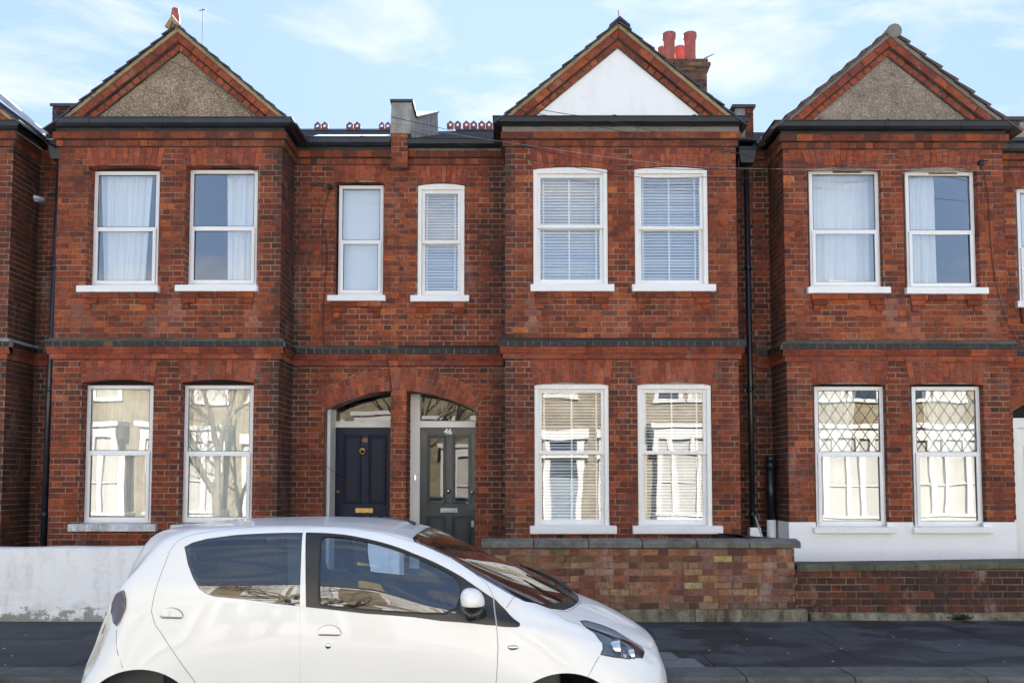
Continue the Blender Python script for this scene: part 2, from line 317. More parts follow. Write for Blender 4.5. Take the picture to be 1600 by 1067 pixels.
# ------------------------------------------------------------------ brickwork
CH = .0755; ZB = .02
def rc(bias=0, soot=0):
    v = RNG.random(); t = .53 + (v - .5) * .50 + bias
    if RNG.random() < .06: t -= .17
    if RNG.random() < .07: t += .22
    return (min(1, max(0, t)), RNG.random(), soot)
class Hole:      # an opening or an arch in a wall: interval of u at a height, None outside it
    def __init__(s, fn, solid=False): s.fn = fn; s.solid = solid
def rect_hole(u0, u1, z0, z1): return Hole(lambda z: (u0, u1) if z0 < z < z1 else None)
def brickwall(mb, mort, o, U, u0, u1, z0, z1, holes=(), bias=0, sootf=None, proud=.006, phase=0.0, ch=CH, zb=ZB, jit=.0012, per=.3375):
    N = (U[1], -U[0])
    P = lambda u, z, d: (o[0] + U[0] * u + N[0] * d, o[1] + U[1] * u + N[1] * d, z)
    k0 = int(math.floor((z0 - zb) / ch)); k1 = int(math.ceil((z1 - zb) / ch))
    for k in range(k0, k1):
        zl = max(z0, zb + k * ch); zh = min(z1, zb + (k + 1) * ch)
        if zh - zl < .006: continue
        zm = (zl + zh) / 2
        for only_open in (True, False):
            segs = [(lambda z: u0, lambda z: u1)]
            for h in holes:
                if only_open and h.solid: continue
                iv = h.fn(zm)
                if iv is None: continue
                ns = []
                for lo, hi in segs:
                    a, b = lo(zm), hi(zm)
                    if iv[1] <= a or iv[0] >= b: ns.append((lo, hi)); continue
                    fa = (lambda z, h=h, iv=iv: (h.fn(z) or iv)[0]); fb = (lambda z, h=h, iv=iv: (h.fn(z) or iv)[1])
                    if iv[0] > a: ns.append((lo, fa))
                    if iv[1] < b: ns.append((fb, hi))
                segs = ns
            if only_open:
                for lo, hi in segs:
                    mort.add([P(lo(zl), zl, 0), P(hi(zl), zl, 0), P(hi(zh), zh, 0), P(lo(zh), zh, 0)], [(0, 1, 2, 3)])
                continue
            if zh - zl < .022: continue
            bl, bh = zl + .0058, zh - .0058
            for lo, hi in segs:
                a = min(lo(zl), lo(zh)); b = max(hi(zl), hi(zh))
                ph = phase + (per / 2 if k % 2 else 0)
                i = int(math.floor((a - ph) / per)); u = ph + i * per; hd = False
                while u < b:
                    ln = per / 3 if hd else per * 2 / 3
                    ua, ub = u + .006 + RNG.uniform(-.002, .002), u + ln - .006 + RNG.uniform(-.002, .002)
                    al, ah = max(ua, lo(zl) + .0), max(ua, lo(zh) + .0); cl, chh = min(ub, hi(zl)), min(ub, hi(zh))
                    if cl - al > .018 or chh - ah > .018:
                        cl = max(cl, al + .001); chh = max(chh, ah + .001)
                        d = proud + RNG.uniform(-.0015, .0018); j = lambda: RNG.uniform(-jit, jit)
                        f = [P(al, bl + j(), d), P(cl, bl + j(), d), P(chh, bh + j(), d), P(ah, bh + j(), d)]
                        g = [P(al, bl, 0), P(cl, bl, 0), P(chh, bh, 0), P(ah, bh, 0)]
                        so_ = sootf((al + cl) / 2, zm) if sootf else 0
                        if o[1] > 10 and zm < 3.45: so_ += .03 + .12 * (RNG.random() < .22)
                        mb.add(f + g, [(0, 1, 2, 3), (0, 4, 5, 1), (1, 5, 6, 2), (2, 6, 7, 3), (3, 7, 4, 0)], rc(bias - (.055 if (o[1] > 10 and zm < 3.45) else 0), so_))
                    u += ln; hd = not hd
def band(mb, mort, path, z0, z1, proj, ln, bias=0, soot=0, gap=.009, jl=.0, prof=None, mz=None):
    """a projecting course that runs along a plan path; prof: list of (projection factor, height fraction)"""
    n = len(path)
    def turn(i):
        if i <= 0 or i >= n - 1: return 0
        a = (path[i][0] - path[i - 1][0], path[i][1] - path[i - 1][1]); b = (path[i + 1][0] - path[i][0], path[i + 1][1] - path[i][1])
        return 1 if a[0] * b[1] - a[1] * b[0] > 0 else -1
    for i in range(n - 1):
        a, b = path[i], path[i + 1]; L_ = math.hypot(b[0] - a[0], b[1] - a[1]); U = ((b[0] - a[0]) / L_, (b[1] - a[1]) / L_); N = (U[1], -U[0])
        t0, t1 = turn(i), turn(i + 1)
        if abs(U[1]) > .5:   # sides butt behind the front run
            e0 = 0 if t0 >= 0 else 0; e1 = 0; s0 = 0 if t0 > 0 else (proj if t0 < 0 else 0); s1 = 0 if t1 > 0 else (proj if t1 < 0 else 0)
        else: e0 = proj if t0 > 0 else 0; e1 = proj if t1 > 0 else 0; s0 = s1 = 0
        ua, ub = -e0 + s0, L_ + e1 - s1
        P = lambda u, z, d: (a[0] + U[0] * u + N[0] * d, a[1] + U[1] * u + N[1] * d, z)
        pr = prof or [(1, 0), (1, 1)]
        def piece(m, x0, x1, k, zz0, zz1, col):
            q = [(k * f * proj if k == 1 else f * proj - .006, zz0 + (zz1 - zz0) * h) for f, h in pr]
            v = [P(x0, z, d) for d, z in q] + [P(x1, z, d) for d, z in q] + [P(x0, zz0, -.01), P(x1, zz0, -.01), P(x0, zz1, -.01), P(x1, zz1, -.01)]
            c = len(q); fs = [(r, c + r, c + r + 1, r + 1) for r in range(c - 1)]
            fs += [(2 * c, 2 * c + 1, c, 0), (c - 1, 2 * c - 1, 2 * c + 3, 2 * c + 2), tuple([2 * c] + list(range(c)) + [2 * c + 2])[::-1], tuple([2 * c + 1] + list(range(c, 2 * c)) + [2 * c + 3])]
            m.add(v, fs, col)
        if mort is not None: piece(mort, ua + .002, ub - .002, 0, z0 + .003, z1 - .001, (.5, .5, 0))
        u = ua
        while u < ub - .02:
            l = min(ln * RNG.uniform(1 - jl, 1 + jl), ub - u)
            if ub - u - l < .04: l = ub - u
            piece(mb, u + gap / 2, u + l - gap / 2, 1, z0 + .004, z1 - (.0 if gap < .004 else .003), rc(bias, soot)); u += l
def arch(mb, mort, x0, x1, zs, rise, ztop, y, depth, splay=.06, n=13, proud=.007):
    """flat-topped brick arch of tapering voussoirs over an opening x0..x1; also returns the wall hole and the soffit curve"""
    c = (x0 + x1) / 2; hw = (x1 - x0) / 2
    zi = lambda x: zs + rise * (1 - min(1, abs((x - c) / hw)) ** 2)
    g = .004
    for i in range(n):
        a, b = i / n, (i + 1) / n
        xb0, xb1 = x0 + (x1 - x0) * a, x0 + (x1 - x0) * b
        xt0, xt1 = x0 - splay + (x1 - x0 + 2 * splay) * a, x0 - splay + (x1 - x0 + 2 * splay) * b
        def quad(f0, f1, zz0=None):
            lerp = lambda p, q, t: p + (q - p) * t
            za, zb_ = zi(xb0), zi(xb1)
            return [(lerp(xb0, xt0, f0) + g, lerp(za, ztop, f0) + (g if f0 else 0)), (lerp(xb1, xt1, f0) - g, lerp(zb_, ztop, f0) + (g if f0 else 0)), (lerp(xb1, xt1, f1) - g, lerp(zb_, ztop, f1) - g), (lerp(xb0, xt0, f1) + g, lerp(za, ztop, f1) - g)]
        H = ztop - zs
        if H > .25:
            parts = [(0, .66), (.66, 1)] if i % 2 else [(0, .33), (.33, 1)]
        else: parts = [(0, 1)]
        for f0, f1 in parts:
            mb.prism(quad(f0, f1), y - proud - RNG.uniform(-.001, .0015), y + depth, rc(.05))
    pts = [(x0, zs)] + [(x0 + (x1 - x0) * k / 12, zi(x0 + (x1 - x0) * k / 12) + .003) for k in range(13)] + [(x1, zs), (x1 + splay, ztop), (x0 - splay, ztop)]
    # mortar bed just behind the faces of the voussoirs
    low = [(x0 + (x1 - x0) * k / 12, zi(x0 + (x1 - x0) * k / 12) + .002) for k in range(13)]
    hi = [(x0 - splay + (x1 - x0 + 2 * splay) * k / 12, ztop) for k in range(13)]
    for k in range(12):
        mort.prism([low[k], low[k + 1], hi[k + 1], hi[k]], y - .001, y + depth - .002)
    return zi
def arc_holes(x0, x1, zsill, zs, ztop, splay):
    op = Hole(lambda z: (x0, x1) if zsill < z < zs + .01 else None)
    ar = Hole(lambda z: (x0 - splay * (z - zs) / (ztop - zs), x1 + splay * (z - zs) / (ztop - zs)) if zs <= z < ztop else None)
    return [op, Hole(lambda z: (x0, x1) if zs <= z < zs + .03 else None), Hole(ar.fn, True)]

# ------------------------------------------------------------------ windows
def frame_ring(mb, x0, x1, z0, z1, y0, y1, tl, tr=None, tb=None, tt=None):
    tr = tl if tr is None else tr; tb = tl if tb is None else tb; tt = tl if tt is None else tt
    mb.box(x0, x0 + tl, y0, y1, z0, z1); mb.box(x1 - tr, x1, y0, y1, z0, z1)
    mb.box(x0 + tl, x1 - tr, y0, y1, z0, z0 + tb); mb.box(x0 + tl, x1 - tr, y0, y1, z1 - tt, z1)
def pane(name, mat, x0, x1, z0, z1, y, parent, rx=0, rz=0):
    cx, cz = (x0 + x1) / 2, (z0 + z1) / 2; mb = MB(); nx, nz_ = 6, 8; vs = []
    for j in range(nz_ + 1):
        for i in range(nx + 1):
            x = x0 + (x1 - x0) * i / nx; z = z0 + (z1 - z0) * j / nz_
            vs.append((x, y + (z - cz) * math.tan(R(rx)) + (x - cx) * math.tan(R(rz)), z))
    mb.add(vs, [(j * (nx + 1) + i, j * (nx + 1) + i + 1, (j + 1) * (nx + 1) + i + 1, (j + 1) * (nx + 1) + i) for j in range(nz_) for i in range(nx)], smooth=True)
    return mb.build(name, mat, parent)
def curtain(x0, x1, z0, z1, y, mat, label, amp=.02, waves=7, gather=0.0, group=None, flare=0):
    mb = MB(); nx, nz_ = 90, 14; vs = []
    ph = RNG.random() * 6
    for j in range(nz_ + 1):
        v = j / nz_; z = z1 + (z0 - z1) * v
        for i in range(nx + 1):
            u = i / nx
            w_ = (x1 - x0) * (1 + flare * math.sin(v * 3.1))
            x = x0 + (x1 - x0) * .5 + (u - .5) * w_ * (1 - gather * v)
            a = amp * (.6 + .5 * v)
            d = a * math.sin(u * waves * 6.283 + ph + .8 * math.sin(v * 2 + u * 5)) + a * .5 * math.sin(u * waves * 2.3 * 6.283 + v * 1.2)
            vs.append((x, y + d, z))
    mb.add(vs, [(j * (nx + 1) + i, j * (nx + 1) + i + 1, (j + 1) * (nx + 1) + i + 1, (j + 1) * (nx + 1) + i) for j in range(nz_) for i in range(nx)], smooth=True)
    o = mb.build('curtain', mat, None, loc=((x0 + x1) / 2, y, z0)); tag(o, label, 'curtain', group); return o
def venetian(x0, x1, z0, z1, y, label, tapes, step=.041, tilt=27):
    t = thing('venetian_blind', ((x0 + x1) / 2, y, z0), label, 'blind', 'white venetian blinds')
    mb = MB(); n = int((z1 - z0) / step); hw = .0235; c, s_ = math.cos(R(tilt)), math.sin(R(tilt))
    for i in range(n):
        z = z0 + .02 + i * step; dr = RNG.uniform(-.002, .002); dl = RNG.uniform(-.002, .002)
        t2 = R(tilt + RNG.uniform(-5, 5)); c, s_ = math.cos(t2), math.sin(t2)
        v = [(x0, y - hw * c, z - hw * s_ + dl), (x1, y - hw * c, z - hw * s_ + dr), (x1, y, z + .003 + dr), (x1, y + hw * c, z + hw * s_ + dr), (x0, y + hw * c, z + hw * s_ + dl), (x0, y, z + .003 + dl)]
        v2 = [(a, b, e + .0025) for a, b, e in v]
        mb.add(v + v2, [(0, 1, 2, 5), (5, 2, 3, 4), (6, 11, 8, 7), (11, 10, 9, 8), (0, 6, 7, 1), (3, 9, 10, 4), (0, 5, 11, 6), (5, 4, 10, 11), (1, 7, 8, 2), (2, 8, 9, 3)])
    mb.build('slats', M['blind'], t)
    mb = MB()
    for f in tapes:
        x = x0 + (x1 - x0) * f; mb.box(x - .011, x + .011, y - .027, y - .0255, z0, z1)
    mb.build('tapes', M['blind'], t)
    mb = MB(); mb.box(x0, x1, y - .03, y + .03, z1, z1 + .04); mb.build('headrail', M['blind'], t)
    return t
def roman(x0, x1, z0, z1, y, label):
    mb = MB(); n = 60; vs = []
    for j in range(n + 1):
        v = j / n; z = z1 + (z0 - z1) * v; d = .012 * (math.fmod(v * 6, 1)) ** 3
        vs += [(x0, y + d, z), (x1, y + d + .004, z)]
    mb.add(vs, [(2 * j, 2 * j + 1, 2 * j + 3, 2 * j + 2) for j in range(n)], smooth=False)
    return tag(mb.build('roman_blind', M['roman'], None, loc=((x0 + x1) / 2, y, z0)), label, 'blind')

class House: pass
def window(house, wb, mo, fr, sill, Y, style, ztop_arch, zs, rise, x_open, trans, dY=.11, tilt=((0, 0), (0, 0)), label=None, n=13, splay=.06, sillmat='sill', bracket=False, gl='glass', room=True, holes=None, archmb=None, archmo=None, vent=False, leaded=False):
    """fr = (x0,x1,z0,z1) of the frame at its own plane, x_open = opening in the wall plane, sill=(x0,x1,z0,z1) at its front face"""
    xo0, xo1 = x_open; zb = sill[3]
    holes += arc_holes(xo0, xo1, zb - .06, zs, ztop_arch, splay)
    zi = arch(archmb, archmo if archmo is not None else mo, xo0, xo1, zs, rise, ztop_arch, Y, dY + .03, splay, n)
    # brick reveals
    zb0 = sill[2]
    brickwall(wb, mo, (xo0, Y), (0, 1), 0, dY + .05, zb0, zs + .01, bias=-.08, proud=.002, per=.3375, phase=.05)
    brickwall(wb, mo, (xo1, Y + dY + .05), (0, -1), 0, dY + .05, zb0, zs + .01, bias=-.08, proud=.002)
    w_ = MB(); x0, x1, z0, z1 = fr; yf = Y + dY
    win = bpy.data.objects.new('window', None); COL.objects.link(win); win.parent = house; win.empty_display_size = .1
    zt = trans
    sash = style == 'sash'
    if sash:
        # box frame with arched head
        t = .055
        w_.box(x0, x0 + t, yf - .035, yf + .10, z0, z1 - .0855); w_.box(x1 - t, x1, yf - .035, yf + .10, z0, z1 - .0855)
        cx = (x0 + x1) / 2; hw = (x1 - x0) / 2
        top = [(x0 + (x1 - x0) * k / 12, z1 - .03 + .03 * (1 - ((x0 + (x1 - x0) * k / 12 - cx) / hw) ** 2) + .0) for k in range(13)]
        for k in range(12):
            w_.prism([(top[k][0], z1 - .085), (top[k + 1][0], z1 - .085), top[k + 1], top[k]], yf - .036, yf + .099)
        s1 = MB(); xa, xb = x0 + t, x1 - t; zt1 = z1 - .085
        frame_ring(s1, xa, xb, zt - .005, zt1, yf + .0, yf + .04, .042, .042, .045, .045)
        s2 = MB(); frame_ring(s2, xa, xb, z0 + .025, zt + .035, yf + .045, yf + .085, .045, .045, .075, .045)
        # horns / lock
        s2.box((xa + xb) / 2 - .03, (xa + xb) / 2 + .03, yf + .03, yf + .05, zt + .040, zt + .052)
        w_.box(x0 + .003, x1 - .003, yf - .03, yf + .1, z0 - .03, z0 + .025)
        pans = [(xa + .04, xb - .04, zt + .036, zt1 - .043, yf + .02), (xa + .04, xb - .04, z0 + .095, zt - .008, yf + .065)]
        o = w_.build('frame', M['timber'], win, .004); s1.build('upper_sash', M['timber'], win, .003); s2.build('lower_sash', M['timber'], win, .003)
    else:
        t = .050
        frame_ring(w_, x0, x1, z0, z1, yf, yf + .06, t); w_.box(x0 + t, x1 - t, yf, yf + .06, zt - .025, zt + .018)
        w_.build('frame', M['upvc'], win, .004)
        s2 = MB(); frame_ring(s2, x0 + t * .55, x1 - t * .55, z0 + t * .5, zt + .0, yf - .018, yf - .001, t * .9); s2.build('lower_sash', M['upvc'], win, .003)
        sb = MB(); g = .007    # dark rubber bead round the panes
        for (za, zc, yy) in ((zt + .018, z1 - t, yf + .004), (z0 + t * 1.4, zt - .038, yf - .004)):
            xa = x0 + (t if yy > yf else t * 1.45); xb = x1 - (t if yy > yf else t * 1.45)
            frame_ring(sb, xa, xb, za, zc, yy, yy + .012, g)
        sb.build('seal', M['trim'], win)
        pans = [(x0 + t, x1 - t, zt + .018, z1 - t, yf + .02), (x0 + t * 1.4, x1 - t * 1.4, z0 + t * 1.4, zt - .03, yf + .008)]
        # infill between the frame head and the arch
        hd = MB(); hd.prism([(xo0 + (xo1 - xo0) * k / 10, zi(xo0 + (xo1 - xo0) * k / 10) + .01) for k in range(11)] + [(xo1, z1 - .01), (xo0, z1 - .01)], yf + .02, yf + .05)
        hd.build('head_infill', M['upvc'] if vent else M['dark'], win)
        if vent:
            v = MB(); c = (x0 + x1) / 2 + .05; v.box(c - .19, c + .19, yf - .012, yf - .001, z1 - .035, z1 - .012); v.build('trickle_vent', M['brass'], win)
    # side infill
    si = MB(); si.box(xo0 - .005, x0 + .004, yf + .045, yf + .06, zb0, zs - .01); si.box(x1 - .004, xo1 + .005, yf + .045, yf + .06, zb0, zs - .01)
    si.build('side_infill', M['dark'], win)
    for k, p in enumerate(pans):
        pane('pane', M[gl], *p, win, tilt[k][0], tilt[k][1])
    if leaded:
        lc = MB(); x0_, x1_, z0_, z1_, yy = pans[0]; W_, H_ = x1_ - x0_, z1_ - z0_; sx = W_ / 5.2; sz = sx * 1.45
        for sgn in (1, -1):
            for k in range(-12, 14):
                # lines z = z0 + sgn*(x-x0)*sz/sx + k*sz, clipped to the pane
                pts = []
                f = lambda x: z0_ + sgn * (x - x0_) * sz / sx + k * sz
                g_ = lambda z: x0_ + (z - z0_ - k * sz) * sgn * sx / sz
                for x in (x0_, x1_):
                    if z0_ <= f(x) <= z1_: pts.append((x, f(x)))
                for z in (z0_, z1_):
                    if x0_ < g_(z) < x1_: pts.append((g_(z), z))
                if len(pts) >= 2 and math.dist(pts[0], pts[1]) > .03:
                    lc.tube([(pts[0][0], yy - .006, pts[0][1]), (pts[1][0], yy - .006, pts[1][1])], .0031, 5)
        lc.build('lead_lattice', M['leadcame'], win)
    # sill
    sm = MB(); a, b, c, d = sill
    sm.prism([(Y - .075, c), (Y + dY + .02, c), (Y + dY + .02, d + .016), (Y - .075, d)], a, b, axis='x')
    sm.build('sill', M[sillmat], win, .006)
    if bracket:
        bx0, bx1 = bracket; bz = sill[2]; m2 = MB(); pr = .035
        def cb(xa, xb, za, zc, p):
            m2.box(xa + .004, xb - .004, Y - p - RNG.uniform(0, .002), Y + .01, za + .004, zc - .004, rc(.05))
        wd = bx1 - bx0; k = .225
        n_ = 4
        for i in range(n_): cb(bx0 + wd * i / n_, bx0 + wd * (i + 1) / n_, bz - CH, bz, pr)
        cb(bx0 + .01, bx0 + .2, bz - 2 * CH, bz - CH, pr); cb(bx1 - .2, bx1 - .01, bz - 2 * CH, bz - CH, pr)
        cb(bx0 + .02, bx0 + .115, bz - 3 * CH, bz - 2 * CH, pr * .85); cb(bx1 - .115, bx1 - .02, bz - 3 * CH, bz - 2 * CH, pr * .85)
        m2.build('sill_bracket', M['brick'], house)
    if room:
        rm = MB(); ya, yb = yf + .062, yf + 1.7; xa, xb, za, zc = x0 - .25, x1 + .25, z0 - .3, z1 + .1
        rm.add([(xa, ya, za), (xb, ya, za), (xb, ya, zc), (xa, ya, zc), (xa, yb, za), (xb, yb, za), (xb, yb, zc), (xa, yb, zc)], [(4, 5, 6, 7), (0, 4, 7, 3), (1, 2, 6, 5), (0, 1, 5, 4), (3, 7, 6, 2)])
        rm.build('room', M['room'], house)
    return win, pans

# ------------------------------------------------------------------ plan of the terrace
YB, YR, YW = 10.45, 11.06, 9.14
YD = YR + .45
XL, XR = -9.6, 9.4
X_P1, X_P2, X_P3 = aX(66, 400, YR), aX(624, 400, YR), aX(1178, 400, YR)
B50R = aX(15, 400, YB); B48 = (aX(86, 480, YB), aX(437, 480, YB)); B46 = (aX(790, 480, YB), aX(1152, 480, YB)); B44 = (aX(1228, 480, YB), aX(1573, 480, YB))
zc1t, zc1b, zc2b = aZ(209, YB), aZ(220, YB), aZ(230.5, YB)
zst, zbk, zm1, zm2 = aZ(534, YB), aZ(543, YB), aZ(553, YB), aZ(561.5, YB)
ZG0, ZG1 = zc1t + .055, zc1t + .155          # gutter
RIDGE_Y = 15.1; RIDGE_Z = aZ(206, RIDGE_Y)
GROUND = .10

def sweep(mb, path, prof, col=(.5, .5, 0), closed=False):
    n = len(path); vs = []
    for i in range(n):
        ns = []
        if i > 0: a = path[i - 1]; b = path[i]; l = math.dist(a, b); ns.append(((b[1] - a[1]) / l, -(b[0] - a[0]) / l))
        if i < n - 1: a = path[i]; b = path[i + 1]; l = math.dist(a, b); ns.append(((b[1] - a[1]) / l, -(b[0] - a[0]) / l))
        if len(ns) == 2:
            mx_, my_ = ns[0][0] + ns[1][0], ns[0][1] + ns[1][1]; d = mx_ * ns[0][0] + my_ * ns[0][1]; mx_ /= d; my_ /= d
        else: mx_, my_ = ns[0]
        for o, z in prof: vs.append((path[i][0] + mx_ * o, path[i][1] + my_ * o, z))
    m_ = len(prof); fs = [(i * m_ + k, i * m_ + (k + 1) % m_, (i + 1) * m_ + (k + 1) % m_, (i + 1) * m_ + k) for i in range(n - 1) for k in range(m_ if closed else m_ - 1)]
    if closed: fs += [tuple(range(m_))[::-1], tuple((n - 1) * m_ + k for k in range(m_))]
    mb.add(vs, fs, col)

def soot_near(*xs):
    def f(u, z):
        v = max([0] + [max(0, .8 - abs(u - x) * 3.2) for x in xs])
        if 3.5 < z < 4.12:
            for e in SILL_ENDS:
                d = abs(u - e)
                if d < .13: v -= (.62 - d * 3.6) * (1 - abs(z - 3.9) * 1.2) * RNG.uniform(.2, 1)
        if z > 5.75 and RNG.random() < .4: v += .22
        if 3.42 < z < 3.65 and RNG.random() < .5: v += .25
        return v
    return f
SILL_ENDS = [aX(p, 480, YB) for p in (128, 246, 272, 398, 833, 960, 1392, 1420, 1545)]

def facade(h, path, xs_first, holes_by_seg, dz=0, stone_top=True, biases=None, soot=None, gut='gutter', fascia='fascia', zlow=GROUND):
    """walls, string course and cornice along the plan path of one house"""
    wb, mo = h.wb, h.mo
    for i in range(len(path) - 1):
        a, b = path[i], path[i + 1]; L_ = math.dist(a, b); U = ((b[0] - a[0]) / L_, (b[1] - a[1]) / L_)
        hs = holes_by_seg.get(i, [])
        # holes are given in world x for fronts
        hh = [Hole((lambda z, q=q, a=a: (lambda iv: None if iv is None else (iv[0] - a[0], iv[1] - a[0]))(q.fn(z))), q.solid) for q in hs]
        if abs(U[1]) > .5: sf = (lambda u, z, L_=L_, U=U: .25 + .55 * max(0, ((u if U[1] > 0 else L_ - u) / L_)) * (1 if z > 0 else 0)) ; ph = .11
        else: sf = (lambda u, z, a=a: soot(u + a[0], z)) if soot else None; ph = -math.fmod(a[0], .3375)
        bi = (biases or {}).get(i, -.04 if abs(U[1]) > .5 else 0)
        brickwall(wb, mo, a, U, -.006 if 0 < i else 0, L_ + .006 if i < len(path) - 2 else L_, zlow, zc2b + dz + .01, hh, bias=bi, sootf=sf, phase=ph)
    bk, bm_ = MB(), MB()
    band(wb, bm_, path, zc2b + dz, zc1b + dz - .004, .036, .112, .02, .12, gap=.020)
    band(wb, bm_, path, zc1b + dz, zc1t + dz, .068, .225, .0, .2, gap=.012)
    zt, zb_, za, z2 = zst + dz, zbk + dz, zm1 + dz, zm2 + dz
    band(bk, mo, path, zb_, zt, .085, .112, 0, 0, gap=.011)
    ml = MB()
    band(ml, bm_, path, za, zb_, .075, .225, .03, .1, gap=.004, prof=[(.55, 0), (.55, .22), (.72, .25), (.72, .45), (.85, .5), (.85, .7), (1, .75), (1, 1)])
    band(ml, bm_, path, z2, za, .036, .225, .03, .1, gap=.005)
    fl = MB(); sweep(fl, path, [(-.01, zt + .055), (.02, zt + .05), (.092, zt + .004), (.092, zt - .008), (.0, zt - .008)])
    h.ml, h.bk, h.bm, h.fl = ml, bk, bm_, fl
    g = MB()
    prof = [(.04, ZG1 + dz), (.045, ZG0 + dz + .02), (.07, ZG0 + dz), (.13, ZG0 + dz), (.16, ZG0 + dz + .035), (.165, ZG1 + dz), (.172, ZG1 + dz + .006), (.172, ZG1 + dz - .012)]
    h.gprof = prof
    return h
def finish(h, root, fillet='cement'):
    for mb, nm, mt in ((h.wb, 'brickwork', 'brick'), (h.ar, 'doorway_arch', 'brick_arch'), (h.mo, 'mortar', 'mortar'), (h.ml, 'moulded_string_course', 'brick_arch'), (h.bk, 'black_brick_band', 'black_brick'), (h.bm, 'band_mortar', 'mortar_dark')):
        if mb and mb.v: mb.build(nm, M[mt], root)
    if fillet: h.fl.build('cement_fillet', M[fillet], root)
def gutter(root, path, dz, mat, brackets=True, z=None):
    g = MB(); z0, z1 = ZG0 + dz, ZG1 + dz
    prof = [(.03, z1), (.03, z0 + .012), (.06, z0), (.12, z0), (.15, z0 + .03), (.16, z1 - .012), (.172, z1 - .012), (.172, z1), (.15, z1), (.15, z1 - .02), (.13, z0 + .035), (.06, z0 + .03), (.045, z1)]
    sweep(g, path, prof, closed=True)
    o = g.build('gutter', M[mat], root)
    if brackets:
        for i in range(len(path) - 1):
            a, b = path[i], path[i + 1]
            if abs(b[1] - a[1]) > .1 or abs(b[0] - a[0]) < .8: continue
            n = max(2, int((b[0] - a[0]) / .85))
            for k in range(n):
                x = a[0] + (b[0] - a[0]) * (k + .35 + .1 * RNG.random()) / n; m_ = MB(); sweep(m_, [(x - .022, a[1]), (x + .022, a[1])], [(o_ * 1.03 + .002, zz + (.006 if zz > z0 + .05 else -.006)) for o_, zz in prof[:8]], closed=True)
                m_.build('gutter_bracket', M[mat], root)
def downpipe(root, x, y, z0, z1, r=.036, mat='gutter', hopper=True, hx=0, collars=(1.2, 2.9, 4.6), name='downpipe', lean=0.0):
    m_ = MB(); m_.tube([(x + lean, y, z0), (x + lean * .6, y, (z0 + z1) / 2), (x, y, z1)], r, 14)
    for c in collars:
        f = (c - z0) / (z1 - z0); xx = x + lean * (1 - f); m_.tube([(xx, y, c), (xx, y, c + .07)], r + .011, 14); m_.box(xx - .075, xx + .075, y + .02, y + .035, c + .02, c + .05)
    o = m_.build(name, M[mat], root)
    if hopper:
        q = MB(); a, b, zt = .125, .10, z1 + .20
        q.add([(x - a * .72, y - b * .7, z1 - .01), (x + a * .72, y - b * .7, z1 - .01), (x + a * .72, y + b, z1 - .01), (x - a * .72, y + b, z1 - .01), (x - a, y - b, zt), (x + a, y - b, zt), (x + a, y + b, zt), (x - a, y + b, zt)],
              [(0, 3, 2, 1), (0, 1, 5, 4), (1, 2, 6, 5), (2, 3, 7, 6), (3, 0, 4, 7)])
        sweep(q, [(x - a, y - b), (x + a, y - b)], [(0, zt - .04), (.012, zt - .04), (.012, zt), (0, zt)], closed=True)
        hp = q.build('hopper', M[mat], o)
    return o

